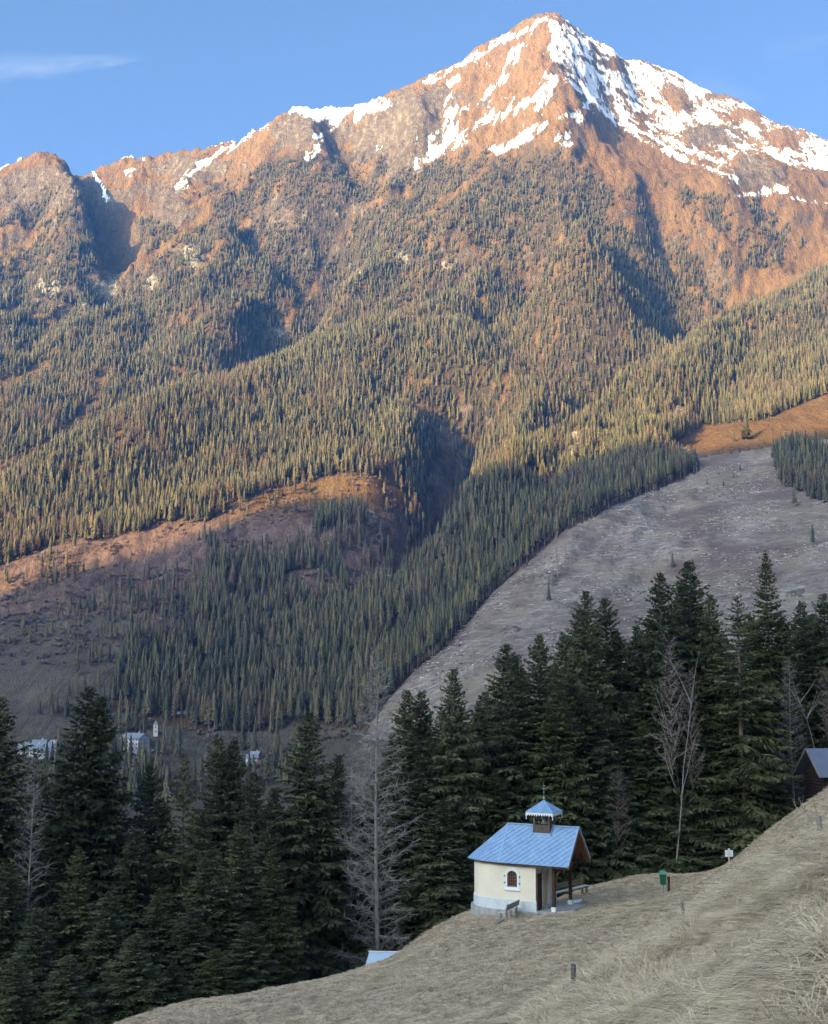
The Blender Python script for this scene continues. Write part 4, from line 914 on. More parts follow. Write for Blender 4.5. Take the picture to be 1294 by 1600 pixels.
def crown_mesh(name, seed, H=24.0, Rm=4.0, z0=1.2, mat=None, dens=1.0, droop=1.0, power=0.8, sparse=0.0, steps=0.40):
    """spruce crown: whorls of drooping branches, each a spine with hanging twig sprays"""
    r = np.random.default_rng(seed)
    TV = []; TT = []
    def tri(a, b, c, t):
        TV.append(np.stack([a, b, c], 1).reshape(-1, 3)); TT.append(np.repeat(t, 3))
    z = z0; lobes = r.uniform(0, 6.28, 3)
    while z < H - 0.25:
        f = (z - z0) / (H - z0)
        L0 = Rm * (1 - f) ** power * (0.8 + 0.2 * min(1, f * 8)) + 0.10
        nb = int(5 + 3 * (1 - f) + r.integers(0, 2))
        ph = r.uniform(0, 6.28)
        for k in range(nb):
            if r.random() < sparse: continue
            a = ph + 6.283 * k / nb + r.normal(0, .2)
            L = L0 * r.uniform(0.55, 1.18) * (1 + 0.10 * math.sin(2 * a + lobes[0] + z * .25) + 0.08 * math.sin(3 * a + lobes[1] - z * .4))
            if r.random() < 0.07: L *= 0.45
            el = np.interp(f, [0, 0.5, 0.85, 1], [-0.28, -0.10, 0.30, 0.9]) * 1.0 + r.normal(0, .09)
            n = max(4, int(L / (0.135 / dens)))
            t = (np.arange(n) + r.uniform(0, 1, n)) / n
            d = np.array([math.cos(a), math.sin(a)])
            s = t * L
            sag = -droop * (0.10 + 0.05 * (1 - f)) * s ** 1.5 * (1 - f * 0.8) + 0.06 * droop * s ** 2 * t * (1 - f) * .9
            zz = z + s * math.sin(el) + sag
            rr_ = s * math.cos(el)
            base = np.stack([d[0] * rr_, d[1] * rr_, zz], 1)
            side = np.array([-d[1], d[0], 0.0])
            for sg in (-1, 1):
                # spray leaving sideways, outwards and hanging
                m = n
                wlen = (0.30 + 0.62 * np.sin(np.pi * np.clip(t * 0.85 + 0.12, 0, 1))) * (0.12 + 0.88 * min(1, L / 3.0)) * r.uniform(0.6, 1.35, m)
                out = r.uniform(0.25, 0.75, m)[:, None] * np.array([d[0], d[1], 0.0]) + sg * r.uniform(0.35, 1.0, m)[:, None] * side
                hang = np.stack([np.zeros(m), np.zeros(m), -r.uniform(0.25, 1.15, m) * droop * (1 - 0.75 * f) + 0.25 * f], 1)
                dirv = out + hang; dirv /= np.linalg.norm(dirv, axis=1)[:, None]
                tip = base + dirv * wlen[:, None]
                wv = np.cross(dirv, r.normal(0, 1, (m, 3))); wv /= np.linalg.norm(wv, axis=1)[:, None] + 1e-6
                wd = (0.055 + 0.075 * r.random(m))[:, None] * (0.55 + 0.45 * min(1, L / 2.5)) / dens ** .5
                mid = base + dirv * wlen[:, None] * 0.55 + np.array([0, 0, 0.02])
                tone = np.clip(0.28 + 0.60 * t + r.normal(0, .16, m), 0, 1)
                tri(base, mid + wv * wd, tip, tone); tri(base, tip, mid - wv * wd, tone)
                # secondary twiglet hanging from the middle
                q = r.random(m) < 0.8
                if q.any():
                    hv = np.stack([r.normal(0, .35, m), r.normal(0, .35, m), -np.ones(m) * (1 - .5 * f)], 1); hv /= np.linalg.norm(hv, axis=1)[:, None]
                    tp2 = mid + hv * wlen[:, None] * r.uniform(.35, .8, m)[:, None]
                    wv2 = np.cross(hv, r.normal(0, 1, (m, 3))); wv2 /= np.linalg.norm(wv2, axis=1)[:, None] + 1e-6
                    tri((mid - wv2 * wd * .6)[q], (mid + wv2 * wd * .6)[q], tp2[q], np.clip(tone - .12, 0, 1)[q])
            # tip tuft along the branch axis
            tp = base[-1] + np.array([d[0], d[1], .15]) * .22
            tri((base[-1] + side * .05)[None], (base[-1] - side * .05)[None], tp[None], np.array([.9]))
        z += steps * r.uniform(0.75, 1.2) * (0.55 + 0.45 * (1 - f))
    # leader
    for k in range(10):
        a = k * 2.4; zt = H - 0.06 * k
        b0 = np.array([[0, 0, zt - .25]]); e = np.array([[math.cos(a) * .05 * (k + 1) * .6, math.sin(a) * .05 * (k + 1) * .6, zt + .12]])
        tri(b0, b0 + np.array([[.02, .02, .1]]), e, np.array([.8]))
    V = np.concatenate(TV); n_ = len(V) // 3
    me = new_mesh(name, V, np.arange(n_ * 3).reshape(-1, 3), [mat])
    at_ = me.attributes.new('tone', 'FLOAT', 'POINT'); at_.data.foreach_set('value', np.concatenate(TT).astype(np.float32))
    return me
def trunk_mesh(name, H, r0, mat, lean=0.0, stubs=26, seed=0):
    b_ = MB(); r = random.Random(seed)
    pts = [(lean * (i / 8) ** 2, 0.1 * math.sin(i), -1.2 + (H + 1.0) * i / 8) for i in range(9)]
    b_.tube(pts, [r0 * (1 - i / 8.3) ** .8 for i in range(9)], 8)
    for i in range(stubs):                       # dead stubs under and inside the crown
        z = r.uniform(1.5, H * .8); a = r.uniform(0, 6.28); q = r.uniform(.6, 1.9) * (1 - z / H)
        b_.tube([(0, 0, z), (q * math.cos(a), q * math.sin(a), z - .15 * q)], [.035, .01], 3, False)
    return new_mesh(name, b_.V, b_.F, [mat], True)
TREE_H = 24.0
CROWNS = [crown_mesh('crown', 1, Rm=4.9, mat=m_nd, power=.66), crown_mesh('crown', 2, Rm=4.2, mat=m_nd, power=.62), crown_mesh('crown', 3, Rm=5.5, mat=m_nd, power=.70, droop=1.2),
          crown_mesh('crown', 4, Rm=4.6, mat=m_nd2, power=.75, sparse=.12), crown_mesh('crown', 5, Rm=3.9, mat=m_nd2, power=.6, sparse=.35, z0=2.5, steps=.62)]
TRUNKS = [trunk_mesh('trunk', 23.8, .26, m_bark, 0, 26, i) for i in range(2)]
print('CROWN tris', [len(c.polygons) for c in CROWNS])
def conifer(px, py, D, kind, label, group=None, rscale=1.0, name='spruce_tree'):
    top = at(px, py, D); zb = hn(top[0], D) - 0.3
    H = top[2] - zb
    root = empty(name, (top[0], D, zb), random.uniform(0, 6.28))
    s = H / TREE_H; w = rscale * (0.55 * s + 0.45)
    root.scale = (w, w, s)
    tag(root, label, 'tree', group)
    obj('trunk', TRUNKS[kind % 2], root); obj('crown', CROWNS[kind], root)
    return root
# (top pixel x, y, distance, crown kind, width factor, label)
NEARTREES = [
 (0,1083,84,0,1.10,'big dark spruce cut by the left edge of the picture'),
 (138,1070,90,0,1.10,'tall broad spruce at the left with the highest pointed top of its group'),
 (158,1086,91,1,1.0,'spruce whose top stands just right of the tall broad left spruce'),
 (60,1168,96,4,1.0,'low thin spruce between the left edge spruce and the tall broad one'),
 (100,1190,98,1,1.0,'short spruce leaning into the left flank of the tall broad left spruce'),
 (236,1190,93,0,.95,'short pointed spruce right of the tall broad left spruce'),
 (288,1182,88,4,1.05,'sparse spruce showing a pale straight trunk down its middle'),
 (342,1148,95,0,1.0,'left one of the twin topped spruces behind the sparse pale trunked spruce'),
 (366,1155,96,1,1.0,'right one of the twin topped spruces left of centre'),
 (397,1204,92,0,.95,'shorter spruce just right of the twin topped spruces'),
 (428,1232,96,1,.95,'lowest topped spruce left of the single pointed one in the gap'),
 (482,1108,95,0,1.05,'pointed dark spruce standing alone against the blue valley forest'),
 (528,1178,98,1,.9,'short spruce between the lone pointed spruce and the bare grey larch'),
 (636,1078,98,1,1.0,'narrow spruce just right of the bare grey larch'),
 (657,1076,100,0,.95,'spruce paired with the narrow one right of the bare larch'),
 (709,1044,97,2,.95,'broad spruce with drooping boughs left of the chapel roof'),
 (748,1098,104,1,.95,'lower spruce in the dip left of the tall group above the chapel'),
 (790,1003,102,0,1.0,'tall spruce above the left end of the chapel roof'),
 (806,1022,99,1,1.0,'spruce tight against the tall one above the chapel roof'),
 (842,988,104,0,.95,'pointed spruce above the little bell turret'),
 (868,1030,98,3,1.0,'yellowish spruce directly behind the bell turret'),
 (915,922,104,2,.9,'tall heavy boughed spruce behind the right half of the chapel'),
 (946,930,107,0,1.0,'slightly lower twin on the right of the tall heavy boughed spruce'),
 (995,978,108,1,1.0,'spruce in the notch between the two highest groups'),
 (1032,893,106,0,1.05,'left top of the highest spruce group behind the litter bin'),
 (1076,876,108,1,1.15,'highest of all the spruces with a dark pointed top'),
 (1110,928,106,2,.9,'spruce stepping down right of the highest one'),
 (1152,930,102,4,1.25,'thin light spruce with open crown left of the tall right hand one'),
 (1196,862,112,3,.95,'tall narrow spruce rising above the cabin side trees'),
 (1222,960,112,0,.85,'lower spruce between the tall narrow one and the right edge trees'),
 (1252,940,115,1,1.05,'dark spruce behind the log cabin roof'),
 (1286,925,117,0,1.1,'dark spruce at the right edge above the log cabin'),
 (1262,990,120,1,1.0,'spruce half hidden behind the two at the right edge'),
]
for px, py, D, kd, rs, lab in NEARTREES: conifer(px, py, D, kd, lab, None, rs)
# trees of the second row and skirts that close the belt
random.seed(21)
FILL = [(-60,1100,88),(-120,1040,92),(-200,1080,96),(-260,1100,100),(35,1260,88),(75,1285,84),(190,1250,97),(215,1290,86),(262,1245,98),(310,1255,90),(330,1320,82),(376,1290,86),(415,1300,90),(455,1255,98),(500,1235,100),(425,1330,84),(508,1290,99),(560,1250,100),
        (600,1200,104),(575,1330,97),(620,1290,98),(665,1180,96),(690,1240,94),(735,1170,99),(770,1190,97),(760,1110,108),(820,1120,102),(655,1350,97),(715,1330,94),(890,1060,101),(870,1150,99),(930,1090,100),(960,1130,102),(905,1210,100),(985,1070,104),(1010,1120,102),(1050,1020,103),(1040,1150,103),(1090,1060,104),
        (1125,1110,103),(1080,1210,103),(1160,1080,104),(1130,1230,102),(1180,1150,104),(1205,1060,111),(1225,1110,112),(1195,1210,109),(1235,1040,116),(1270,1060,122),(1160,1260,101),(1010,1240,103),(960,1250,101),(1095,1290,101),
        (1330,900,112),(1380,870,112),(1440,850,110),(1500,840,112),(120,1330,80),(10,1340,78),(60,1420,74),(170,1400,77),(250,1380,80),(300,1420,79),(-80,1350,76),(360,1400,82),(210,1470,73),(340,1480,77),(110,1490,71),(470,1400,97),(560,1400,98),(620,1380,97),(385,1450,80),(20,1500,70),(270,1500,74)]
FILL += [(672,1120,112),(690,1110,116),(735,1120,115),(762,1075,116),(815,1055,114),(858,1040,116),(885,1000,115),(930,985,118),(965,985,116),(980,1010,114),(1015,960,117),(1055,940,118),(1095,960,116),(1128,985,114),(1138,1010,110),(1172,960,116),(1215,1000,120),(1240,985,122),(1272,960,124),(1300,985,121),(610,1150,112),(1060,900,114),(900,960,112)]
for px, py, D in FILL:
    conifer(px + random.uniform(-5, 5), py + random.uniform(-12, 12), D, random.choice([0, 0, 1, 2, 3, 3]), 'dark drooping spruce inside the belt of conifers, its top overlapped by its neighbours', 'spruces closing the conifer belt', random.uniform(1.0, 1.25))

# ---- bare larch and birches: limbs as tubes, fine twigs as slivers
def bare_crown(name, seed, H, Rm, z0, mat, nbr, up, twig_n, droop=0.0, twl=0.7, power=.7):
    r = random.Random(seed); b_ = MB()
    for i in range(nbr):
        z = z0 + (H - z0) * (i + r.random()) / nbr; f = (z - z0) / (H - z0)
        L = (Rm * (1 - f) ** power + .3) * r.uniform(.6, 1.15); a = i * 2.399 + r.uniform(-.4, .4)
        e = up + r.uniform(-.15, .2); p = Vector((0, 0, z)); pts = [p.copy()]; d = Vector((math.cos(a) * math.cos(e), math.sin(a) * math.cos(e), math.sin(e)))
        nseg = 5
        for k in range(nseg):
            d = (d + Vector((r.uniform(-.14, .14), r.uniform(-.14, .14), r.uniform(-.10, .10) - droop * .10 + (.05 if k > 2 else 0)))).normalized(); p = p + d * L / nseg; pts.append(p.copy())
        b_.tube(pts, [max(.008, .045 * (L / Rm) * (1 - k / (nseg + .5))) for k in range(nseg + 1)], 3, False)
        for q in range(int(twig_n * L)):
            t = r.uniform(.15, 1) * nseg; k = min(int(t), nseg - 1); c = pts[k].lerp(pts[k + 1], t - k)
            dd = ((pts[k + 1] - pts[k]).normalized() * r.uniform(.3, 1) + Vector((r.gauss(0, .6), r.gauss(0, .6), r.gauss(0, .35) - droop * .5))).normalized()
            ln = twl * r.uniform(.4, 1.2); s_ = dd.cross(Vector((r.random(), r.random(), r.random()))).normalized() * .013
            e1 = c + dd * ln * .6; e2 = c + dd * ln + Vector((r.gauss(0, .1), r.gauss(0, .1), r.gauss(0, .1) - droop * .15))
            b0 = len(b_.V); b_.V += [tuple(c - s_), tuple(c + s_), tuple(e1 + s_ * .8), tuple(e1 - s_ * .8), tuple(e2)]; b_.F += [[b0, b0 + 1, b0 + 2, b0 + 3], [b0 + 3, b0 + 2, b0 + 4]]
    return new_mesh(name, b_.V, b_.F, [mat])
def bare_tree(name, px, py, D, crown, trunk, H0, label, basepx=None, rs=1.0):
    top = at(px, py, D); zb = hn(top[0], D) - .3
    if basepx is not None: zb = at(px, basepx, D)[2]
    s = (top[2] - zb) / H0; root = empty(name, (top[0], D, zb), random.uniform(0, 6.28)); root.scale = (rs * s ** .5, rs * s ** .5, s)
    tag(root, label, 'tree'); obj('trunk', trunk, root); obj('crown', crown, root); return root
LC = bare_crown('crown', 3, 24, 3.3, 3, m_twig, 150, .38, 17, 0.15, .8, .62)
LT = trunk_mesh('trunk', 23.8, .22, m_twig, .2, 10, 5)
bare_tree('bare_larch', 591, 1036, 93, LC, LT, 24, 'tall leafless grey larch left of centre with a pale trunk', rs=1.0)
bare_tree('bare_larch', 551, 1165, 96, LC, LT, 24, 'lower leafless larch with bowed limbs left of the tall grey larch', rs=.6)
bare_tree('bare_larch', 1232, 1030, 107, LC, LT, 24, 'leafless larch with long pale limbs reaching over the cabin', rs=.7)
bare_tree('bare_larch', 52, 1190, 82, LC, LT, 24, 'leafless larch with spreading twigs beside the left edge spruce', rs=.6)
BC = bare_crown('crown', 8, 24, 2.6, 12, m_btwig, 44, .85, 15, 0.1, .8, .5)
def forked_trunk(name, seed, H, r0, mat, forks):
    r = random.Random(seed); b_ = MB()
    pts = [Vector((0, 0, -1))]; d = Vector((0, 0, 1))
    for k in range(9): d = (d + Vector((r.uniform(-.09, .09), r.uniform(-.09, .09), 0))).normalized(); pts.append(pts[-1] + d * (H + 1) / 9)
    b_.tube(pts, [r0 * (1 - k / 10.5) for k in range(10)], 7)
    for q in range(forks):
        k = r.randint(4, 7); p = pts[k].copy(); a = r.uniform(0, 6.28); e = Vector((math.cos(a) * .45, math.sin(a) * .45, 1)).normalized(); fp = [p.copy()]
        for j in range(5): e = (e + Vector((r.uniform(-.12, .12), r.uniform(-.12, .12), .03))).normalized(); p = p + e * H * .05; fp.append(p.copy())
        b_.tube(fp, [r0 * .5 * (1 - j / 6) for j in range(6)], 5)
    return new_mesh(name, b_.V, b_.F, [mat], True)
BT = [forked_trunk('trunk', 4, 24, .11, m_birch, 7), forked_trunk('trunk', 9, 24, .08, m_birch, 4)]
bare_tree('birch_tree', 1078, 1050, 101, BC, BT[0], 24, 'white stemmed forked birch in front of the highest spruces', rs=.7)
bare_tree('birch_tree', 1046, 1000, 99.5, BC, BT[1], 24, 'thin pale birch top left of the white forked birch')
bare_tree('birch_tree', 879, 1098, 100, BC, BT[1], 24, 'thin white birch behind the right end of the chapel')
bare_tree('birch_tree', 965, 1205, 98, BC, BT[1], 24, 'slender leaning birch stem right of the chapel porch')
bare_tree('birch_tree', 1290, 1045, 106, BC, BT[0], 24, 'purplish bare birch at the right edge above the log cabin')
# ================================================================ the chapel
m_plaster = simple_mat('cream_plaster', (0.82, 0.73, 0.60), (0.74, 0.65, 0.51), 1.6, bmp=.25, bdist=.01)
m_plinth = simple_mat('pale_plinth_paint', (0.66, 0.68, 0.70), (0.52, 0.55, 0.58), 2.5, bmp=.3, bdist=.01)
m_white = simple_mat('white_paint', (0.80, 0.80, 0.80), (0.72, 0.72, 0.73), 3, bmp=.1, bdist=.01)
m_conc = simple_mat('porch_concrete', (0.40, 0.40, 0.39), (0.27, 0.27, 0.27), 3, bmp=.3)
m_slate = simple_mat('blue_grey_roof_slate', (0.28, 0.42, 0.62), (0.21, 0.33, 0.53), 2.2, rough=.5, bmp=.1, per_obj=0)
m_metal = simple_mat('blue_grey_sheet_metal', (0.32, 0.46, 0.64), (0.26, 0.39, 0.57), 2.0, rough=.42, bmp=.05)
m_dwood = simple_mat('dark_stained_wood', (0.085, 0.042, 0.03), (0.035, 0.02, 0.016), 5, (1, 1, .2), bmp=.4)
m_bwood = simple_mat('brown_board', (0.33, 0.17, 0.085), (0.20, 0.10, 0.05), 5, (1, 6, 1), bmp=.4)
m_gwood = simple_mat('weathered_board', (0.17, 0.125, 0.10), (0.06, 0.045, 0.038), 5, (5, 5, .6), bmp=.5)
m_grey = simple_mat('weathered_grey_wood', (0.34, 0.30, 0.27), (0.17, 0.15, 0.135), 6, (3, 3, .5), bmp=.5)
m_iron = simple_mat('dark_iron', (0.05, 0.05, 0.055), rough=.5, bmp=0)
m_verd = simple_mat('grey_green_metal', (0.30, 0.34, 0.33), (0.22, 0.26, 0.25), 6, rough=.5, bmp=0)
m_glass, n_, l_, b_g = mat_new('leaded_glass'); b_g.inputs['Base Color'].default_value = (0.05, 0.045, 0.05, 1); b_g.inputs['Roughness'].default_value = 0.12
m_snowp = simple_mat('old_snow', (0.82, 0.84, 0.88), (0.70, 0.73, 0.79), 3, rough=.7, bmp=.4, bdist=.03)

CH = at(798, 1412.5, 78.5); CH_ANG = R(180 - 22 - 5.2)
chapel = tag(empty('chapel', tuple(CH), CH_ANG), 'small cream chapel with blue grey roof and bell turret on the meadow brow', 'chapel')
def P_(name, mb, mat, parent=None, smooth=False): return mb.build(name, mat, parent or chapel, smooth=smooth)
WN, WL = 1.58, -2.25
def plan(off):       # wall outline in local (l, n), offset outwards: straight nave, rounded back
    p = [(WL - off, WN + off), (0.1, WN + off)]
    for k in range(1, 12):
        a = math.pi / 2 - math.pi * k / 12
        p.append((0.1 + (2.15 + off) * math.cos(a), (WN + off) * math.sin(a)))
    p += [(0.1, -WN - off), (WL - off, -WN - off)]
    return p[::-1]
EZ, RZ_ = 2.66, 4.66
# walls as a shell with real window and door openings cut out of the outline by columns
def shell(poly, z0, z1, openings, thick):
    b = MB(); n = len(poly)
    cx = sum(p[0] for p in poly) / n; cy = sum(p[1] for p in poly) / n
    def quad(a, c, za, zb, inner=False):
        (x0, y0), (x1, y1) = a, c; b.add([(x0, y0, za), (x1, y1, za), (x1, y1, zb), (x0, y0, zb)], [(0, 1, 2, 3)])
    for i in range(n):
        a, c = Vector(poly[i]), Vector(poly[(i + 1) % n]); L = (c - a).length
        ops = [o for o in openings if o[0] == i]
        if not ops: quad(a, c, z0, z1); continue
        for _, u0, u1, w0, w1, arch in ops:
            pa, pc = a.lerp(c, u0 / L), a.lerp(c, u1 / L)
            quad(a, pa, z0, z1); quad(pc, c, z0, z1)
            if w0 > z0: quad(pa, pc, z0, w0)
            m = 10 if arch else 1; r = (u1 - u0) / 2; zs = w1 - r * .85 if arch else w1
            nrm = Vector((-(c - a).y, (c - a).x)).normalized() * -thick
            nrm = -nrm if (Vector((cx, cy)) - (pa + pc) / 2).dot(nrm) < 0 else nrm
            tops = []
            for k in range(m + 1):
                t = k / m; zt = zs + (r * .85 * math.sin(math.pi * t) if arch else 0); tt = (1 - math.cos(math.pi * t)) / 2 if arch else t
                tops.append((pa.lerp(pc, tt), zt))
            for (q0, h0), (q1, h1) in zip(tops[:-1], tops[1:]):
                b.add([(q0.x, q0.y, h0), (q1.x, q1.y, h1), (q1.x, q1.y, z1), (q0.x, q0.y, z1)], [(0, 1, 2, 3)])
                i0, i1 = q0 + nrm, q1 + nrm
                b.add([(q0.x, q0.y, h0), (i0.x, i0.y, h0), (i1.x, i1.y, h1), (q1.x, q1.y, h1)], [(0, 1, 2, 3)])
            for q in (pa, pc):
                i0 = q + nrm; b.add([(q.x, q.y, w0), (i0.x, i0.y, w0), (i0.x, i0.y, zs), (q.x, q.y, zs)], [(0, 1, 2, 3)])
            i0, i1 = pa + nrm, pc + nrm; b.add([(pa.x, pa.y, w0), (pc.x, pc.y, w0), (i1.x, i1.y, w0), (i0.x, i0.y, w0)], [(0, 1, 2, 3)])
    return b
poly = plan(0)
iN = next(i for i in range(len(poly)) if abs(poly[i][1] - WN) < 1e-6 and abs(poly[(i + 1) % len(poly)][1] - WN) < 1e-6)
LN = (Vector(poly[iN]) - Vector(poly[(iN + 1) % len(poly)])).length
def un_(l): return abs(poly[iN][0] - l)
wl0 = -0.78; ww = 0.31        # window centre along the nave, half width
u0, u1 = sorted((un_(wl0 - ww), un_(wl0 + ww)))
iF = len(poly) - 1 if abs(poly[-1][0] - poly[0][0]) < 1e-6 else 0
iF = next(i for i in range(len(poly)) if abs(poly[i][0] - WL) < 1e-6 and abs(poly[(i + 1) % len(poly)][0] - WL) < 1e-6)
def uf_(n_): return abs(poly[iF][1] - n_)
d0, d1 = sorted((uf_(0.62), uf_(-0.42)))
P_('wall', shell(poly, 0.0, EZ + .05, [(iN, u0, u1, 1.28, 2.20, True), (iF, d0, d1, 0.0, 2.12, False)], .22), m_plaster)
# gable wall above the door
gb = MB(); gb.add([(WL + .01, WN - .05, EZ), (WL + .01, -WN + .05, EZ), (WL + .01, 0, RZ_ - .16)], [(0, 1, 2)]); P_('gable', gb, m_plaster)
# plinth band and rubble base
pb = MB(); pl = plan(.05)
pn = len(pl)
for i in range(pn - 0):
    a, c = pl[i], pl[(i + 1) % pn]
    if i == iF: 
        for s0, s1 in (((a), (WL - .05, 0.62 if a[1] > 0 else -.42)), ((WL - .05, -.42 if a[1] > 0 else .62), c)):
            pb.add([(*s0, 0), (*s1, 0), (*s1, .55), (*s0, .55)], [(0, 1, 2, 3)])
        continue
    pb.add([(*a, -.1), (*c, -.1), (*c, .55), (*a, .55)], [(0, 1, 2, 3)])
    ai, ci = plan(-.02)[i], plan(-.02)[(i + 1) % pn]
    pb.add([(*a, .55), (*c, .55), (*ci, .58), (*ai, .58)], [(0, 1, 2, 3)])
P_('plinth', pb, m_plinth)
fb = MB(); fb.prism(plan(.22), -2.6, -.04); P_('foundation', fb, m_conc)
# window
wy = WN
wf = MB(); m = 12
def arch_pts(hw, z0, z1, l0=wl0):
    r = hw; zs = z1 - r * .85; pts = [(l0 - hw, z0)] + [(l0 - hw * math.cos(math.pi * k / m), zs + r * .85 * math.sin(math.pi * k / m)) for k in range(m + 1)] + [(l0 + hw, z0)]
    return pts
def ring(mb, outer, inner, y, th):
    n = len(outer); V = [(x, y + th, z) for x, z in outer] + [(x, y + th, z) for x, z in inner] + [(x, y - .05, z) for x, z in outer] + [(x, y - .05, z) for x, z in inner]
    Fc = []
    for k in range(n):
        j = (k + 1) % n; Fc += [[k, j, n + j, n + k], [k, 2 * n + k, 2 * n + j, j], [n + k, n + j, 3 * n + j, 3 * n + k]]
    mb.add(V, Fc)
wo, wi = arch_pts(ww + .16, 1.12, 2.36), arch_pts(ww, 1.28, 2.20)
sur = MB(); ring(sur, wo, wi, wy, .02); win = P_('window', sur, m_white)
sur2 = MB(); ring(sur2, arch_pts(ww - .003, 1.283, 2.197), arch_pts(ww - .055, 1.335, 2.145), wy - .13, .05); P_('frame', sur2, m_bwood, win)
gl = MB(); ip = arch_pts(ww - .04, 1.32, 2.16); gl.add([(x, wy - .13, z) for x, z in ip], [list(range(len(ip)))]); P_('pane', gl, m_glass, win)
mt = MB()
for k in (-1, 0, 1): mt.box((wl0 + k * .14, wy - .105, 1.74 if k else 1.76), (.022, .02, .80 if k == 0 else .72))
for z in (1.5, 1.68, 1.86): mt.box((wl0, wy - .10, z), (2 * ww - .10, .02, .02))
P_('glazing_bar', mt, m_bwood, win)
sill = MB(); sill.box((wl0, wy + .045, 1.11), (2 * ww + .36, .13, .05)); P_('sill', sill, m_white, win)
for dx in (-1, 1):
    for z in (1.50, 1.88):
        bk = MB(); bk.box((wl0 + dx * (ww + .155), wy + .035, z), (.07, .05, .07)); P_('shutter_hook', bk, m_iron, win)
# door: cream leaf set back, white reveal, dark outer gate leaf folded open
dr = MB(); dr.box((WL + .18, .10, 1.05), (.05, 1.02, 2.08)); door = P_('door', dr, simple_mat('cream_door', (0.70, 0.60, 0.40), (0.62, 0.52, 0.34), 4, bmp=.1))
hd = MB(); hd.box((WL + .135, .40, 1.08), (.04, .05, .22)); hd.bar((WL + .11, .40, 1.10), (WL + .11, .26, 1.10), .03); P_('handle', hd, m_iron, door)
fr = MB()
for y in (.66, -.46): fr.box((WL - .02, y, 1.08), (.10, .09, 2.16))
fr.box((WL - .02, .10, 2.19), (.10, 1.21, .09)); P_('door_frame', fr, m_white)
lf = MB()
for k in range(5): lf.box((WL - .10, 0.97 + k * .125, 1.08), (.045, .118, 2.05))
for z in (.4, 1.75): lf.box((WL - .135, 1.22, z), (.03, .62, .10))
P_('outer_door_leaf', lf, m_dwood)
st_ = MB(); st_.box((WL - .20, .10, .07), (.34, 1.0, .14)); P_('doorstep', st_, m_conc)
# porch slab, posts, beams
sl = MB(); sl.prism([(WL - .06, 1.66), (WL - .06, -1.66), (-4.15, -1.60), (-4.15, 1.50)], -.9, .05); P_('porch_slab', sl, m_conc)
st_ = MB(); st_.prism([(-4.15, 1.4), (-4.15, -1.5), (-4.50, -1.4), (-4.50, 1.25)], -.9, -.12); P_('porch_step', st_, m_conc)
for y in (1.36, -1.36):
    ft = MB(); ft.box((-3.28, y, .17), (.26, .26, .26)); ps = MB(); ps.box((-3.28, y, 1.52), (.17, .17, 2.46)); post = P_('porch_post', ps, m_dwood); P_('stone_foot', ft, m_white, post)
    bm_ = MB(); bm_.bar((WL, y, 2.62), (-4.25, y, 2.62), .14, .18); P_('eave_beam', bm_, m_dwood)
tb = MB(); tb.bar((-3.28, 1.60, 2.70), (-3.28, -1.60, 2.70), .15, .18); P_('tie_beam', tb, m_dwood)
tb = MB(); tb.bar((-3.28, 0, 2.7), (-3.28, 0, 4.45), .14); tb.bar((-3.28, 1.3, 2.75), (-3.28, 0.05, 4.3), .12); tb.bar((-3.28, -1.3, 2.75), (-3.28, -.05, 4.3), .12); P_('truss', tb, m_dwood)
for y0 in (1.30, -1.30):
    br = MB(); br.bar((-3.28, y0, 1.95), (-3.9, y0, 2.56), .10); P_('brace', br, m_dwood)
# rafters showing under the eave
for k in range(9):
    l_r = -3.95 + k * .52
    for s_ in (1, -1):
        rb = MB(); rb.bar((l_r, s_ * 1.78, EZ - .03), (l_r, s_ * 1.30, EZ + .42), .08, .10); P_('rafter', rb, m_dwood)
# roof: decking planes then slates on each facet
HW = 1.86; FRONT = -4.38; apex = Vector((.12, 0, RZ_))
eave = [(0.0, HW), (1.3, 1.60), (2.36, .93), (2.62, 0), (2.36, -.93), (1.3, -1.60), (0, -HW)]
ez = EZ - .02
facets = [[Vector((FRONT, HW, ez)), Vector((0, HW, ez)), apex, Vector((FRONT, 0, RZ_))]]
for a, c in zip(eave[:-1], eave[1:]): facets.append([Vector((*a, ez)), Vector((*c, ez)), apex])
facets.append([Vector((0, -HW, ez)), Vector((FRONT, -HW, ez)), Vector((FRONT, 0, RZ_)), apex])
dk = MB()
for f in facets:
    nrm = (f[1] - f[0]).cross(f[2] - f[0]).normalized(); nrm = nrm if nrm.z > 0 else -nrm
    V = [v for v in f] + [v - nrm * .07 for v in f]; n = len(f)
    dk.add(V, [list(range(n)), list(range(n, 2 * n))[::-1]] + [[i, (i + 1) % n, n + (i + 1) % n, n + i] for i in range(n)])
roof = P_('roof', dk, m_bwood)
def clip(poly2, tri2):
    out = poly2; n = len(tri2); area = sum(tri2[i][0] * tri2[(i + 1) % n][1] - tri2[(i + 1) % n][0] * tri2[i][1] for i in range(n)); sg = 1 if area > 0 else -1
    for i in range(n):
        ax_, ay_ = tri2[i]; bx_, by_ = tri2[(i + 1) % n]; inp = out; out = []
        def side(p): return sg * ((bx_ - ax_) * (p[1] - ay_) - (by_ - ay_) * (p[0] - ax_))
        for k in range(len(inp)):
            p, q = inp[k], inp[(k + 1) % len(inp)]; sp_, sq = side(p), side(q)
            if sp_ >= 0: out.append(p)
            if (sp_ >= 0) != (sq >= 0): t = sp_ / (sp_ - sq); out.append((p[0] + t * (q[0] - p[0]), p[1] + t * (q[1] - p[1])))
        if len(out) < 3: return []
    return out
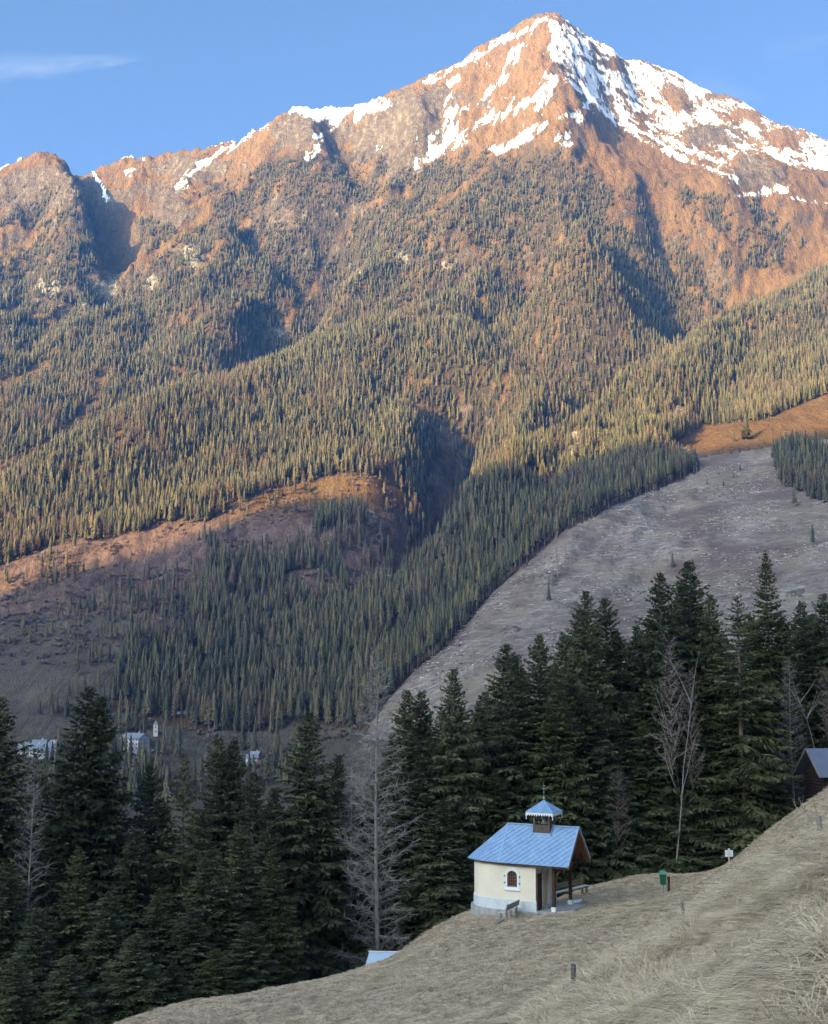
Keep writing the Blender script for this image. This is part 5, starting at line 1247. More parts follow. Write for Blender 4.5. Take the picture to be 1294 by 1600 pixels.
def slates(f, size, lift, mb, rnd, lift0=.012):
    """diamond slates laid diagonally, lower corner and left edge proud"""
    o = f[0]; U = (f[1] - f[0]).normalized(); nrm = (f[1] - f[0]).cross(f[2] - f[0]).normalized(); nrm = nrm if nrm.z > 0 else -nrm
    Vv = nrm.cross(U); Vv = Vv if Vv.z > 0 else -Vv
    pts = [((p - o).dot(U), (p - o).dot(Vv)) for p in f]
    u0 = min(p[0] for p in pts); u1 = max(p[0] for p in pts); v1 = max(p[1] for p in pts)
    h = size / math.sqrt(2); rows = int(v1 / h) + 3; sgn = 1 if U.dot(Vector((1, 0, 0))) < 0 else -1
    for r_ in range(-1, rows):
        for c_ in range(int((u0 - size) / (2 * h)) - 1, int((u1 + size) / (2 * h)) + 2):
            cu = c_ * 2 * h + (h if r_ % 2 else 0); cv = r_ * h
            dia = [(cu, cv - h * .97), (cu + h * .97, cv), (cu, cv + h * .97), (cu - h * .97, cv)]
            pc = clip(dia, pts)
            if len(pc) < 3: continue
            j = rnd.uniform(-.003, .003)
            V = []
            for (u, v) in pc:
                t = (cv + h - v) / (2 * h); w_ = (sgn * (u - cu) + h) / (2 * h)
                V.append(o + U * u + Vv * v + nrm * (lift0 + j + lift * (.45 * t + .75 * w_)))
            n = len(V); V2 = [p - nrm * (lift + .01) for p in V]
            mb.add(V + V2, [list(range(n))] + [[i, (i + 1) % n, n + (i + 1) % n, n + i] for i in range(n)])
rnd = random.Random(3); sb = MB()
for f in facets: slates(f, .27, .034, sb, rnd)
o = P_('slates', sb, m_slate, roof); o['kind'] = 'stuff'
cp = MB(); cp.bar((FRONT, 0, RZ_ + .05), (-2.75, 0, RZ_ + .05), .20, .05); cp.bar((-1.65, 0, RZ_ + .05), (.16, 0, RZ_ + .05), .20, .05)
for e in eave[0:6:1]: cp.bar((apex.x, apex.y, apex.z + .045), (e[0], e[1], ez + .045), .07, .025)
for s_ in (1, -1): cp.bar((FRONT + .02, 0, RZ_ + .06), (FRONT + .02, s_ * (HW + .01), ez + .06), .07, .10)
P_('ridge_cap', cp, m_metal, roof)
for s_ in (1, -1):
    bb = MB(); bb.bar((FRONT + .015, s_ * .02, RZ_ - .12), (FRONT + .015, s_ * (HW - .0), ez - .10), .05, .20); P_('barge_board', bb, m_bwood, roof)
    sf = MB()
    for k in range(7):
        l_ = FRONT + .12 + k * .14
        sf.bar((l_, s_ * .05, RZ_ - .16), (l_, s_ * (HW - .06), ez - .115), .13, .02)
    P_('soffit_board', sf, m_bwood, roof)
gt = MB(); gt.bar((FRONT, HW + .02, ez - .03), (0, HW + .02, ez - .03), .05, .05)
for a, c in zip(eave[:-1], eave[1:]): gt.bar((a[0] * 1.005, a[1] * 1.01, ez - .03), (c[0] * 1.005, c[1] * 1.01, ez - .03), .04, .05)
P_('eave_trim', gt, m_dwood, roof)
# bell turret
TL = -2.20; tw, tn = .52, .46; tz0, tz1 = 3.95, 5.36
tur = MB(); tur.box((TL, 0, (tz0 + 4.70) / 2), (2 * tw, 2 * tn, 4.70 - tz0)); turret = P_('bell_turret', tur, m_gwood)
for k in range(7):
    for s_ in (1, -1):
        bd = MB(); bd.box((TL - tw + .075 + k * .148, s_ * (tn + .012), 4.45), (.138, .024, .66)); P_('board', bd, m_gwood, turret)
for k in range(6):
    for s_ in (1, -1):
        bd = MB(); bd.box((TL + s_ * (tw + .012), -tn + .077 + k * .153, 4.50), (.024, .143, .58)); P_('board', bd, m_gwood, turret)
for i in (-1, 1):
    for j in (-1, 1):
        cpst = MB(); cpst.box((TL + i * (tw - .06), j * (tn - .06), 5.08), (.13, .13, .80)); P_('corner_post', cpst, m_gwood, turret)
for s_ in (1, -1):
    rl = MB(); rl.bar((TL - tw, s_ * (tn - .05), 4.92), (TL + tw, s_ * (tn - .05), 4.92), .04); rl.bar((TL - .18, s_ * (tn - .05), 4.72), (TL - .18, s_ * (tn - .05), 5.02), .035); rl.bar((TL + .18, s_ * (tn - .05), 4.72), (TL + .18, s_ * (tn - .05), 5.02), .035); P_('railing', rl, m_gwood, turret)
bl = MB(); prof_ = [(.19, 4.80), (.175, 4.84), (.13, 4.92), (.11, 5.05), (.07, 5.12), (.02, 5.14)]
for i in range(len(prof_) - 1):
    (r0, z0), (r1, z1) = prof_[i], prof_[i + 1]; b0 = len(bl.V)
    for k in range(14): a = 6.2832 * k / 14; bl.V.append((TL + r0 * math.cos(a), r0 * math.sin(a), z0))
    for k in range(14): a = 6.2832 * k / 14; bl.V.append((TL + r1 * math.cos(a), r1 * math.sin(a), z1))
    bl.F += [[b0 + k, b0 + (k + 1) % 14, b0 + 14 + (k + 1) % 14, b0 + 14 + k] for k in range(14)]
bl.bar((TL, -tn, 5.17), (TL, tn, 5.17), .07); P_('bell', bl, m_verd, turret)
fl = MB()
for s_ in (1, -1):
    ysl = tn + .03; zr = RZ_ - (ysl / HW) * (RZ_ - ez)
    fl.box((TL, s_ * (ysl), zr + .08), (2 * tw + .14, .03, .20))
    fl.bar((TL + s_ * (tw + .06), 0, RZ_ + .07), (TL + s_ * (tw + .06), tn + .05, zr + .08), .03, .13)
    fl.bar((TL + s_ * (tw + .06), 0, RZ_ + .07), (TL + s_ * (tw + .06), -tn - .05, zr + .08), .03, .13)
P_('flashing', fl, m_metal, turret)
ea, eb, ezt, azt = .86, .79, 5.50, 6.14
tr = MB(); cor = [Vector((TL - ea, eb, ezt)), Vector((TL + ea, eb, ezt)), Vector((TL + ea, -eb, ezt)), Vector((TL - ea, -eb, ezt))]; ap = Vector((TL, 0, azt))
tr.add(cor + [ap], [(3, 2, 1, 0), (0, 1, 4), (1, 2, 4), (2, 3, 4), (3, 0, 4)]); troof = P_('turret_roof', tr, m_metal)
ts = MB()
for i in range(4): slates([cor[i], cor[(i + 1) % 4], ap], .22, .026, ts, rnd, .008)
o = P_('slates', ts, m_slate, troof); o['kind'] = 'stuff'
tcap = MB()
for c_ in cor: tcap.bar(ap + Vector((0, 0, .03)), c_ + Vector((0, 0, .03)), .05, .02)
P_('hip_cap', tcap, m_metal, troof)
# white fretwork fringe with teeth and corner pendants
for i in range(4):
    a, c = cor[i] * 1.0, cor[(i + 1) % 4] * 1.0; cen = Vector((TL, 0, ezt)); a = cen + (a - cen) * .975; c = cen + (c - cen) * .975
    U = (c - a).normalized(); Ln = (c - a).length; nrm = U.cross(Vector((0, 0, 1))); fb2 = MB()
    fb2.bar(a + Vector((0, 0, -.055)), c + Vector((0, 0, -.055)), .028, .10)
    k_ = int(round(Ln / .155)); w_ = Ln / k_
    for k in range(k_):
        p0 = a + U * (w_ * (k + .1)); p1 = a + U * (w_ * (k + .9)); pm = (p0 + p1) / 2
        outl = [p0 + Vector((0, 0, -.10)), p1 + Vector((0, 0, -.10)), p1 + Vector((0, 0, -.14)) - U * .015, pm + Vector((0, 0, -.20)), p0 + Vector((0, 0, -.14)) + U * .015]
        V = [p + nrm * .012 for p in outl] + [p - nrm * .012 for p in outl]
        fb2.add(V, [[0, 1, 2, 3, 4], [9, 8, 7, 6, 5]] + [[q, (q + 1) % 5, 5 + (q + 1) % 5, 5 + q] for q in range(5)])
    P_('fretwork', fb2, m_white, troof)
for c_ in cor:
    cen = Vector((TL, 0, ezt)); q = cen + (c_ - cen) * .965; pd = MB()
    pd.tube([(q.x, q.y, ezt - .08), (q.x, q.y, ezt - .22), (q.x, q.y, ezt - .30), (q.x, q.y, ezt - .36), (q.x, q.y, ezt - .43)], [.045, .035, .018, .032, .006], 8); P_('pendant', pd, m_white, troof)
fn = MB(); fn.tube([(TL, 0, azt - .02), (TL, 0, azt + .06), (TL, 0, azt + .09), (TL, 0, azt + .15), (TL, 0, azt + .20), (TL, 0, azt + .24)], [.05, .035, .06, .078, .05, .015], 12)
fn.tube([(TL, 0, azt + .2), (TL, 0, azt + 1.12)], [.018, .008], 6)
fn.box((TL, 0, azt + .70), (.20, .03, .03)); fn.box((TL, 0, azt + .86), (.12, .03, .03)); fn.box((TL, 0, azt + .48), (.05, .05, .06)); P_('finial_cross', fn, m_verd)

# ================================================================ things round the chapel
def rot_to(a, b): return math.atan2(b[1] - a[1], b[0] - a[0])
def bench(a, b, label, back, seatw=.40, foot=False, mat=m_grey):
    """bench between ground points a and b; +y local is the backrest side"""
    a, b = Vector(a), Vector(b); L = (b - a).length; mid = (a + b) / 2
    root = empty('bench', tuple(mid), math.atan2(b.y - a.y, b.x - a.x)); tag(root, label, 'bench')
    tilt = math.asin((b.z - a.z) / L); root.rotation_euler = (0, -tilt, math.atan2(b.y - a.y, b.x - a.x))
    for k in range(3):
        s = MB(); s.box((0, -.14 + k * .14, .46 + .0 * k), (L + .3, .12, .04)); s.build('seat_plank', m_pale, root)
    for k in range(2):
        s = MB(); s.box((0, back * (.27 + .03 * k), .66 + .16 * k), (L + .3, .03, .13)); s.build('back_plank', mat, root)
    for x in (-L / 2 + .15, L / 2 - .15):
        s = MB(); s.bar((x, back * .20, .0 - .4), (x, back * .20, .46), .09); s.bar((x, back * .20, .44), (x, back * .31, .93), .07, .05, up=(1, 0, 0)); s.build('back_leg', mat, root)
        s = MB(); s.bar((x, -back * .14, -.4), (x, -back * .14, .44), .09); s.build('front_leg', mat, root)
    return root
m_pale = simple_mat('pale_worn_plank', (0.62, 0.60, 0.58), (0.40, 0.38, 0.36), 6, (1, 6, 6), bmp=.3)
m_bench = simple_mat('brown_weathered_plank', (0.30, 0.19, 0.13), (0.17, 0.11, 0.08), 6, (1, 6, 6), bmp=.4)
a, b = at(864, 1403, 83.0), at(916, 1395, 85.6); a[2] = hn(a[0], a[1]) + .05; b[2] = hn(b[0], b[1]) + .05
bench(a, b, 'brown bench with pale seat standing right behind the chapel porch', 1, mat=m_bench)
a, b = at(785, 1444, 74.2), at(803, 1434, 76.2); a[2] = hn(a[0], a[1]) + .02; b[2] = hn(b[0], b[1]) + .02
bn = bench(a, b, 'grey weathered bench seen end-on in front of the chapel window', -1, mat=m_grey)
p = at(774, 1451, 72.8); p[2] = hn(p[0], p[1]); fo = MB(); fo.bar((0, 0, .10), (.5, .9, .16), .28, .05); fo.bar((.05, .1, -.2), (.05, .1, .1), .08); fo.bar((.4, .75, -.2), (.4, .75, .12), .08)
tag(fo.build('footboard', m_grey, None, tuple(p)), 'low grey plank lying at the near end of the end-on bench', 'plank')
# litter bin on posts
p = ray_near(1040, 1396); root = empty('litter_bin', tuple(p)); tag(root, 'green lidded litter bin fixed to two wooden posts on the meadow', 'litter bin')
m_green = simple_mat('dark_green_plastic', (0.02, 0.11, 0.07), (0.015, 0.08, 0.05), 4, rough=.45, bmp=0)
m_lid = simple_mat('pale_green_lid', (0.16, 0.36, 0.29), (0.10, 0.26, 0.2), 4, rough=.4, bmp=0)
s = MB(); r4 = [(-.16, -.14), (.16, -.14), (.18, .14), (-.18, .14)]
s.add([(x * .85 - .12, y * .85, .52) for x, y in r4] + [(x * 1.1 - .12, y * 1.1, 1.12) for x, y in r4], [(3, 2, 1, 0), (4, 5, 6, 7), (0, 1, 5, 4), (1, 2, 6, 5), (2, 3, 7, 6), (3, 0, 4, 7)]); s.build('bin_body', m_green, root)
s = MB(); pr = [(-.22, 0), (-.20, .10), (-.10, .19), (.06, .21), (.19, .14), (.22, 0)]
s.add([(x - .12, -.19, 1.12 + z) for x, z in pr] + [(x - .12, .19, 1.12 + z) for x, z in pr], [list(range(6))[::-1], list(range(6, 12))] + [[i, (i + 1) % 6, 6 + (i + 1) % 6, 6 + i] for i in range(6)]); s.build('bin_lid', m_lid, root)
s = MB(); s.bar((-.10, .12, -.4), (-.10, .12, 1.0), .06); s.build('metal_post', m_verd, root)
s = MB(); s.bar((.20, -.02, -.4), (.20, -.02, .98), .15); s.build('wooden_post', m_dwood, root)
s = MB(); s.bar((.06, -.10, -.4), (.06, -.10, .80), .10); s.build('wooden_post', m_grey, root)
# notice sign
p = ray_near(1140, 1358) 
root = empty('notice_sign', tuple(p), R(8)); tag(root, 'small white notice board on a light wooden stake on the upper meadow', 'sign')
m_stake = simple_mat('fresh_wood_stake', (0.62, 0.48, 0.30), (0.5, 0.37, 0.22), 5, (1, 1, .3), bmp=.1)
s = MB(); s.bar((0, .03, -.3), (0, .03, 1.0), .07, .04); s.build('stake', m_stake, root)
s = MB(); s.box((0, 0, .86), (.46, .03, .36)); s.box((0, 0, 1.08), (.10, .03, .10)); board = s.build('board', m_white, root)
s = MB()
for k, (z, w) in enumerate(((.96, .18), (.90, .30), (.85, .24), (.80, .28), (.75, .16))): s.box(((w - .30) / 2 * .3, -.018, z), (w, .004, .014))
s.build('print', simple_mat('grey_print', (0.42, 0.46, 0.55), bmp=0), board)
# fence posts
def fence_post(px, py, h, w, tilt, label, mat):
    p = ray_near(px, py); s = MB(); s.tube([(0, 0, -.4), (0.01, 0, h * .5), (0, 0, h)], [w, w * .95, w * .9], 7)
    s.add([(w * .9 * math.cos(k * .8976), w * .9 * math.sin(k * .8976), h) for k in range(7)] + [(0, 0, h + w * .35)], [[k, (k + 1) % 7, 7] for k in range(7)])
    o = s.build('fence_post', mat, None, tuple(p), False); o.rotation_euler = (0, tilt, .3); tag(o, label, 'fence post', 'old fence posts on the meadow')
    return o
m_postd = simple_mat('dark_weathered_post', (0.16, 0.14, 0.14), (0.07, 0.06, 0.06), 6, (3, 3, .4), bmp=.6)
fence_post(896, 1558, .93, .085, .02, 'upright dark wooden post standing alone at the bottom of the slope', m_postd)
fence_post(1071, 1447, .98, .075, -.16, 'leaning grey split wooden post beside the dark earth groove', m_grey)
fence_post(1283, 1322, .95, .10, -.05, 'grey wooden post in tall straw near the right edge', m_grey)
fence_post(1104, 1387, .10, .06, 0, 'short broken stub of a post in the upper meadow', m_grey)
# snow remnants
def snow_strip(name, pts, th, label, hfun):
    ps = [Vector(at(*q)) for q in pts]
    for p in ps: p.z = hfun(p.x, p.y)
    V = []; n = 26; r = random.Random(len(label)); Fc = []
    for i in range(n + 1):
        t = i / n * (len(ps) - 1); k = min(int(t), len(ps) - 2); p = ps[k].lerp(ps[k + 1], t - k); w = th * (math.sin(math.pi * (i + .3) / (n + .6)) ** .5) * r.uniform(.6, 1.2)
        for j, q in enumerate((-1, -.4, .4, 1)):
            x, y = p.x, p.y + q * w; V.append((x, y, hfun(x, y) + (.10 if abs(q) < 1 else -.05) + .05))
    for i in range(n):
        for j in range(3): a = i * 4 + j; Fc.append([a, a + 1, a + 5, a + 4])
    return tag(obj(name, new_mesh(name, V, Fc, [m_snowp], True)), label, 'snow patch')
snow_strip('snow_patch', [(886, 1412, 79.5), (897, 1409, 80), (909, 1410, 80)], .45, 'thin strip of leftover snow on the grass right of the chapel porch', hn)

# ================================================================ log cabin at the right
cp_ = at(1287, 1249, 100); cz = cp_[2]
m_log = simple_mat('black_brown_log', (0.050, 0.034, 0.032), (0.022, 0.016, 0.018), 3, (.3, 4, 4), bmp=.4)
m_croof = simple_mat('dark_slate_blue_roof', (0.15, 0.18, 0.25), (0.12, 0.145, 0.21), 1.2, rough=.5, bmp=.1)
root = empty('log_cabin', (cp_[0] + .2, 100, cz), R(6)); tag(root, 'dark log cabin with slate blue roof cut by the right edge', 'cabin')
for k in range(11):
    z = -.9 + k * .26
    for y in (0, 3.4):
        s = MB(); s.tube([(-.25, y, z), (6.3, y, z)], .135, 7); s.build('log', m_log, root)
    for x in (.05, 6.0):
        s = MB(); s.tube([(x, -.28, z + .13), (x, 3.7, z + .13)], .135, 7); s.build('log', m_log, root)
s = MB(); s.prism([(.1, .05), (6, .05), (6, 3.35), (.1, 3.35)], -.8, 1.9); s.build('inner_wall', m_log, root)
s = MB()
RH, EH = 3.75, 1.78
for y0, y1 in ((-.75, 1.7), (4.15, 1.7)):
    s.add([(-.75, y0, EH), (6.9, y0, EH), (6.9, y1, RH), (-.75, y1, RH), (-.75, y0, EH - .09), (6.9, y0, EH - .09), (6.9, y1, RH - .09), (-.75, y1, RH - .09)], [(0, 1, 2, 3), (7, 6, 5, 4), (0, 4, 5, 1), (1, 5, 6, 2), (2, 6, 7, 3), (3, 7, 4, 0)])
rf_ = s.build('roof', m_croof, root)
for y0 in (-.78, 4.18):
    s = MB(); s.bar((-.78, y0, EH - .03), (-.78, 1.7, RH - .03), .04, .16); s.build('barge_board', simple_mat('grey_barge', (0.30, 0.27, 0.27), bmp=.1), rf_)
s = MB(); s.add([(.02, .1, 1.9), (.02, 3.3, 1.9), (.02, 1.7, 3.5), (.1, .1, 1.9), (.1, 3.3, 1.9), (.1, 1.7, 3.5)], [(0, 1, 2), (5, 4, 3), (0, 3, 4, 1), (1, 4, 5, 2), (2, 5, 3, 0)]); s.build('gable', m_dwood, root)
s = MB()
for k in range(3): s.bar((1.2 + k * .0, -.42, -.55 + k * .3), (5.5, -.42, -.55 + k * .3), .08)
s.build('firewood_rail', m_grey, root)
# roof of a building below the brow
q0 = at(571, 1487, 83)
root = empty('house', (q0[0] - .1, 83, q0[2]), R(-4)); tag(root, 'pale blue metal roof of a building peeping over the meadow brow', 'house')
s = MB(); s.add([(-.35, -3.2, -2.9), (6.2, -3.2, -2.9), (5.4, 0, 0), (0.35, 0, 0), (5.4, .1, -.02), (.35, .1, -.02), (-.3, 3.2, -2.9), (6.1, 3.2, -2.9)], [(0, 1, 2, 3), (3, 2, 4, 5), (5, 4, 7, 6), (0, 3, 5, 6), (1, 7, 4, 2)])
rr = s.build('roof', simple_mat('pale_blue_sheet_roof', (0.42, 0.52, 0.66), (0.38, 0.48, 0.62), .6, rough=.4, bmp=.05), root)
s = MB(); s.bar((.3, 0, .03), (5.45, 0, .03), .12, .04); s.build('ridge_cap', m_white, rr)
s = MB(); s.prism([(0.2, -2.6), (5.8, -2.6), (5.8, 2.6), (0.2, 2.6)], -6.5, -2.75); s.build('wall', m_plaster, root)

# ================================================================ village far below
m_vw = simple_mat('village_white_wall', (0.58, 0.56, 0.55), (0.48, 0.46, 0.45), .5, bmp=0)
m_vr = simple_mat('village_grey_roof', (0.22, 0.24, 0.28), (0.16, 0.18, 0.21), .4, bmp=0)
m_vbr = simple_mat('village_brown_wood', (0.20, 0.11, 0.07), (0.13, 0.07, 0.05), .8, bmp=0)
m_vor = simple_mat('village_ochre_wall', (0.62, 0.30, 0.16), bmp=0)
m_vgl, _n, _l, bb_ = mat_new('village_window_glass'); bb_.inputs['Base Color'].default_value = (.06, .07, .09, 1); bb_.inputs['Roughness'].default_value = .2
def village_house(px, py, w, d, h, rh, rz, label, name='house', wall=m_vw, roofm=m_vr, rows=2, cols=3, balcony=False, D=None, cat='house'):
    p = ray_far(px, py, 700, 1300) if D is None else at(px, py, D)
    root = empty(name, tuple(p), R(rz)); tag(root, label, cat)
    s = MB(); s.prism([(-w / 2, -d / 2), (w / 2, -d / 2), (w / 2, d / 2), (-w / 2, d / 2)], -4, h); s.add([(-w / 2, -d / 2, h), (-w / 2, d / 2, h), (-w / 2, 0, h + rh * .92), (w / 2, -d / 2, h), (w / 2, d / 2, h), (w / 2, 0, h + rh * .92)], [(0, 1, 2), (5, 4, 3), (0, 3, 4, 1), (0, 2, 5, 3), (1, 4, 5, 2)])
    s.build('wall', wall, root)
    s = MB(); ov = 1.0
    for sg in (-1, 1):
        zl = h - ov * rh / (d / 2)
        s.add([(-w / 2 - ov, sg * (d / 2 + ov), zl + .1), (w / 2 + ov, sg * (d / 2 + ov), zl + .1), (w / 2 + ov, 0, h + rh + .1), (-w / 2 - ov, 0, h + rh + .1), (-w / 2 - ov, sg * (d / 2 + ov), zl - .15), (w / 2 + ov, sg * (d / 2 + ov), zl - .15), (w / 2 + ov, 0, h + rh - .15), (-w / 2 - ov, 0, h + rh - .15)],
              [(0, 1, 2, 3), (7, 6, 5, 4), (0, 4, 5, 1), (1, 5, 6, 2), (3, 7, 4, 0)])
    r_ = s.build('roof', roofm, root)
    s = MB(); s.box((w * .2, .6, h + rh + .3), (.8, .8, 1.6)); s.build('chimney', wall, r_)
    for i in range(rows):
        for j in range(cols):
            x = -w / 2 + w * (j + .5) / cols; z = h * (i + .55) / rows
            s = MB(); s.box((x, -d / 2 - .03, z), (1.1, .08, 1.3)); s.build('window', m_vgl, root)
        for j in range(max(2, cols // 2)):
            y = -d / 2 + d * (j + .5) / max(2, cols // 2); z = h * (i + .55) / rows
            for sx in (-1, 1): s = MB(); s.box((sx * (w / 2 + .03), y, z), (.08, 1.0, 1.3)); s.build('window', m_vgl, root)
    if balcony:
        for i in range(1, rows):
            s = MB(); s.box((-w / 2 - .6, 0, h * i / rows + .5), (1.2, d * .9, 1.0)); s.build('balcony', m_vbr, root)
    return root
village_house(211, 1172, 17, 13, 9.5, 3.2, -28, 'large white guest house with balconies in the valley between the spruces', rows=3, cols=5, balcony=True, cat='guest house')
village_house(226, 1176, 13, 5, 1.6, .8, -6, 'long low dark shed at the foot of the white guest house', rows=1, cols=2, wall=m_vbr)
village_house(393, 1194, 7, 7, 5.2, 2.0, 20, 'small white and orange house beyond the twin topped spruces', wall=m_vw, rows=2, cols=2)
village_house(399, 1188, 6, 6, 4.5, 2.0, -15, 'little ochre walled house tucked behind the small white one', wall=m_vor, rows=1, cols=2)
village_house(286, 1119, 8, 5, 2.2, 1.6, 10, 'pale barn roof on the bank above the guest house', wall=m_vbr, rows=1, cols=2, D=1075, cat='barn')
for px, py, w, h, rz, lab in [(42, 1180, 9, 4.5, 15, 'leftmost white house of the hamlet by the left spruce'), (56, 1178, 11, 5, -10, 'wide white house in the middle of the hamlet at the left'), (68, 1182, 8, 4.5, 25, 'white gabled house facing us in the left hamlet'),
                              (80, 1176, 10, 5, 0, 'grey roofed house on the right side of the left hamlet'), (62, 1171, 9, 4.5, 5, 'house with grey roof uppermost in the left hamlet'), (88, 1170, 8, 4, -20, 'small house beside the tall broad spruce in the left hamlet'), (36, 1174, 7, 4, 8, 'smallest house at the left end of the hamlet')]:
    village_house(px, py, w, 8, h, 2.6, rz, lab, rows=2, cols=3)
p = ray_far(243, 1150, 700, 1300); root = empty('church_tower', tuple(p), R(15)); tag(root, 'small white church tower with dark pointed cap above the guest house', 'church tower')
s = MB(); s.box((0, 0, 2), (3.2, 3.2, 13)); s.build('wall', m_vw, root)
s = MB(); s.add([(-1.9, -1.9, 8.5), (1.9, -1.9, 8.5), (1.9, 1.9, 8.5), (-1.9, 1.9, 8.5), (0, 0, 12.5)], [(3, 2, 1, 0), (0, 1, 4), (1, 2, 4), (2, 3, 4), (3, 0, 4)]); s.build('spire', m_vr, root)
for z in (3.5, 6.8): s = MB(); s.box((0, -1.62, z), (.8, .08, 1.4)); s.build('window', m_vgl, root)
# ================================================================ dry grass
def grass_mat(name, stops):
    m, n, l, b = mat_new(name)
    g = n.new('ShaderNodeNewGeometry'); oi = n.new('ShaderNodeObjectInfo'); at_ = n.new('ShaderNodeAttribute'); at_.attribute_name = 'tone'
    nz = noise(n, l, 1.1, 4, .6, g.outputs['Position'])
    k = mth(n, l, 'ADD', mth(n, l, 'MULTIPLY_ADD', at_.outputs['Fac'], .5, -.12), mth(n, l, 'MULTIPLY', nz, .75)); k = mth(n, l, 'ADD', k, mth(n, l, 'MULTIPLY_ADD', oi.outputs['Random'], .2, -.1))
    l.new(ramp(n, l, k, stops), b.inputs['Base Color']); b.inputs['Roughness'].default_value = .8; b.inputs['Specular IOR Level'].default_value = .15
    return m
m_gr = grass_mat('straw_blades', [(0.1, (0.13, 0.095, 0.065)), (0.38, (0.38, 0.295, 0.205)), (0.62, (0.66, 0.525, 0.37)), (0.85, (0.88, 0.72, 0.52))])
m_gy = grass_mat('yellow_straw_blades', [(0.1, (0.26, 0.19, 0.12)), (0.4, (0.52, 0.42, 0.29)), (0.8, (0.74, 0.62, 0.44))])
def tuft(name, seed, n_, ln, w, spread, lay, mat):
    """clump of long dead blades, combed over towards +x and lying down"""
    r = random.Random(seed); V = []; Fc = []; T = []
    for i in range(n_):
        a = r.uniform(0, 6.283); q = spread * r.random() ** .6; p = Vector((q * math.cos(a), q * math.sin(a), -.04))
        d = Vector((math.cos(a) * .45 + lay * r.uniform(.2, 1), math.sin(a) * .6 + r.gauss(0, .35), r.uniform(.35, 1.1))).normalized()
        L = ln * r.uniform(.5, 1.25); sd = d.cross(Vector((r.gauss(0, .4), r.gauss(0, .4), 1))).normalized(); tn_ = r.random(); b0 = len(V)
        for k in range(5):
            t = k / 4; ww_ = w * (1 - t * .85) * r.uniform(.9, 1.1)
            V.append(tuple(p - sd * ww_)); V.append(tuple(p + sd * ww_)); T += [tn_ * .6 + .3 * t + .05] * 2
            d = (d + Vector((lay * .22, r.gauss(0, .12), -.42 - .1 * k))).normalized(); p = p + d * L / 4
            if p.z < .015: p.z = .015 + r.random() * .03
        Fc += [[b0 + 2 * k, b0 + 2 * k + 1, b0 + 2 * k + 3, b0 + 2 * k + 2] for k in range(4)]
    me = new_mesh(name, V, Fc, [mat]); at_ = me.attributes.new('tone', 'FLOAT', 'POINT'); at_.data.foreach_set('value', np.array(T, np.float32)); return me
TU = [tuft('tuft', 1, 60, .75, .009, .15, .8, m_gr), tuft('tuft', 2, 50, .60, .009, .18, 1.0, m_gr), tuft('tuft', 3, 70, .90, .009, .12, .6, m_gr), tuft('tuft', 4, 55, .80, .010, .13, .5, m_gy), tuft('tuft', 5, 46, .22, .007, .16, .8, m_gr), tuft('tuft', 6, 40, .16, .008, .17, .7, m_gr)]
NC = 150000
gx_ = rng.uniform(-34, 36, NC); gy_ = rng.uniform(9, 100, NC)
# keep density roughly even in the picture: thin out with distance
gx_ = gx_ * 1.0
kp = (np.abs(gx_) < gy_ * .345 + 1.5)
gx_, gy_ = gx_[kp], gy_[kp]
xx = rng.uniform(-.345, .345, 60000); yy2 = 11 + 36 * rng.random(60000) ** .8
gx_ = np.concatenate([gx_, xx * yy2]); gy_ = np.concatenate([gy_, yy2])
gz_ = h_near(gx_, gy_); qx, qy = to_px(np.stack([gx_, gy_, gz_], -1))
rzn = rough_zone(qx, qy); brow_ = np.interp(qx, [0, 180, 400, 555, 640, 735, 905, 1040, 1130, 1200, 1294], [70, 70, 74, 78, 82, 86, 96, 100, 94, 97, 100])
nz_ = fbm(gx_ / 3.2, gy_ / 3.2, 3); nz2 = fbm(gx_ / 9, gy_ / 9, 3)
CHl = np.array([math.cos(CH_ANG), math.sin(CH_ANG)]); CHn = np.array([-CHl[1], CHl[0]])
dl = (gx_ - CH[0]) * CHl[0] + (gy_ - CH[1]) * CHl[1]; dnn = (gx_ - CH[0]) * CHn[0] + (gy_ - CH[1]) * CHn[1]
inside = (dl > -4.7) & (dl < 2.7) & (np.abs(dnn) < 1.9)
ok = (~inside) & (gy_ < brow_) & (qy > 1200) & (qy < 1640) & (qx > -30) & (qx < 1330)
ok &= rng.random(len(gx_)) < np.where(rzn > .5, np.clip(.62 + 1.1 * nz_[:], .12, 1), .75)
gx_, gy_, gz_, rzn, nz_, nz2, qx, qy = [a_[ok] for a_ in (gx_, gy_, gz_, rzn, nz_, nz2, qx, qy)]
M_ = len(gx_); rr_ = rng.random(M_)
ti = np.where(rzn > rr_, np.where(nz_ + .6 * rng.random(M_) > .55, 3, rng.integers(0, 3, M_)), rng.integers(4, 6, M_))
sc_ = np.where(ti < 4, rng.uniform(.6, 1.5, M_) * (1 + .9 * nz_) * np.interp(gy_, [12, 22, 60], [.62, .85, 1.0]), rng.uniform(.6, 1.3, M_))
# combed downhill
dzx = (h_near(gx_ + .4, gy_) - h_near(gx_ - .4, gy_)) / .8; dzy = (h_near(gx_, gy_ + .4) - h_near(gx_, gy_ - .4)) / .8
ang = np.arctan2(-dzy - .3, -dzx - .55) + rng.normal(0, .6, M_) + 2.2 * fbm(gx_ / 1.8, gy_ / 1.8, 2)
tag(scatter('dry_grass', TU, np.stack([gx_, gy_, gz_], -1), sc_, ang, ti), 'long dead straw coloured grass combed down the slope', kind='stuff')
print('GRASS', M_)
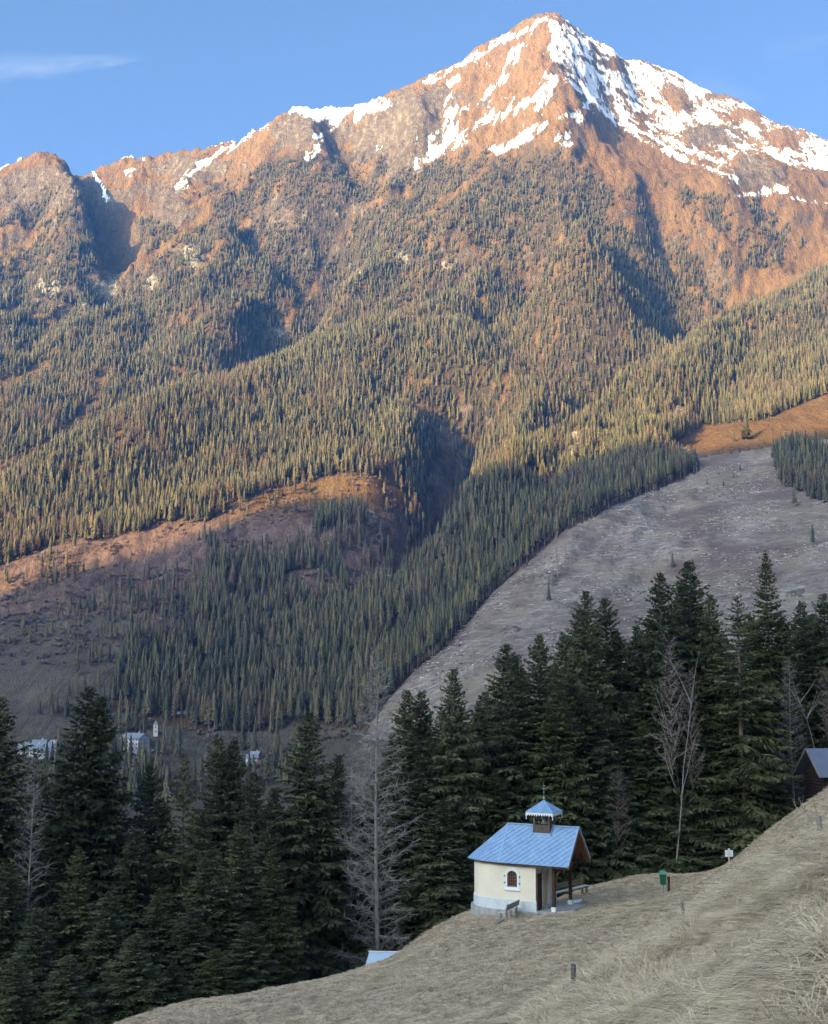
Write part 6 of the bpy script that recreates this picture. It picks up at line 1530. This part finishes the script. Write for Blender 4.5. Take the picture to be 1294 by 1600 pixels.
# stiff weed stalks standing out of the straw
m_stk = simple_mat('dry_weed_stalk', (0.26, 0.20, 0.16), (0.14, 0.10, 0.08), 4, bmp=0); m_stp = simple_mat('pale_reed_stalk', (0.60, 0.52, 0.40), bmp=0)
def stalk(px, py, h, lean, az, mat, label, nb=2):
    p = ray_near(px, py)
    if p is None: return
    r = random.Random(px); s = MB(); d = Vector((math.cos(az) * lean, .1, 1)).normalized(); pts = [Vector((0, 0, -.05)) + d * h * k / 4 + Vector((0.02 * math.sin(k * 2.1), 0, 0)) for k in range(5)]
    s.tube(pts, [.011, .010, .009, .007, .004], 4)
    for k in range(nb): q = pts[2 + k % 3]; e = Vector((r.uniform(-.7, .7), r.uniform(-.4, .4), 1)).normalized(); s.tube([q, q + e * h * .28], [.006, .003], 3)
    tag(s.build('weed_stalk', mat, None, tuple(p)), label, 'dry stalk', 'dry stalks standing in the tall straw')
STK = [(1264,1296,1.5,-.5,0),(1272,1304,1.7,-.35,0),(1280,1300,1.3,-.6,0),(1258,1310,1.2,-.2,0),(1290,1312,1.4,-.25,0),(1252,1330,.9,-.5,0),(1240,1340,.8,-.6,0),(1262,1322,1.0,.2,0),(1193,1388,.6,-.1,0),(1186,1380,.55,.3,0),
       (1050,1452,.9,-.05,0),(924,1556,.45,-.4,0),(1140,1405,.5,-.6,0),(1165,1395,.4,-.5,0),(1270,1580,.32,-.3,0),(1264,1578,.28,-.5,0),(1278,1580,.30,-.1,0),(1136,1440,.45,-.3,0)]
for i, (px, py, h, ln_, az) in enumerate(STK):
    stalk(px, py, h, ln_, az, m_stp if i in (0, 1, 3, 10) else m_stk, 'pale leaning reed stalk in the straw of the slope' if i in (0, 1, 3, 10) else 'thin dark dead weed stalk sticking out of the tall straw')
# ================================================================ haze
hz = MB(); hz.box((0, -300, 790), (10600, 11200, 2016))
m_hz = bpy.data.materials.new('haze_air'); m_hz.use_nodes = True; hn_ = m_hz.node_tree.nodes; hl = m_hz.node_tree.links
hn_.remove(hn_['Principled BSDF']); pv = hn_.new('ShaderNodeVolumePrincipled')
pv.inputs['Color'].default_value = (0.08, 0.34, 1.0, 1); pv.inputs['Density'].default_value = 5.8e-5; pv.inputs['Anisotropy'].default_value = 0.2
hl.new(pv.outputs[0], hn_['Material Output'].inputs['Volume'])
ho = hz.build('haze', m_hz); tag(ho, 'thin blue haze filling the valley air', kind='stuff')
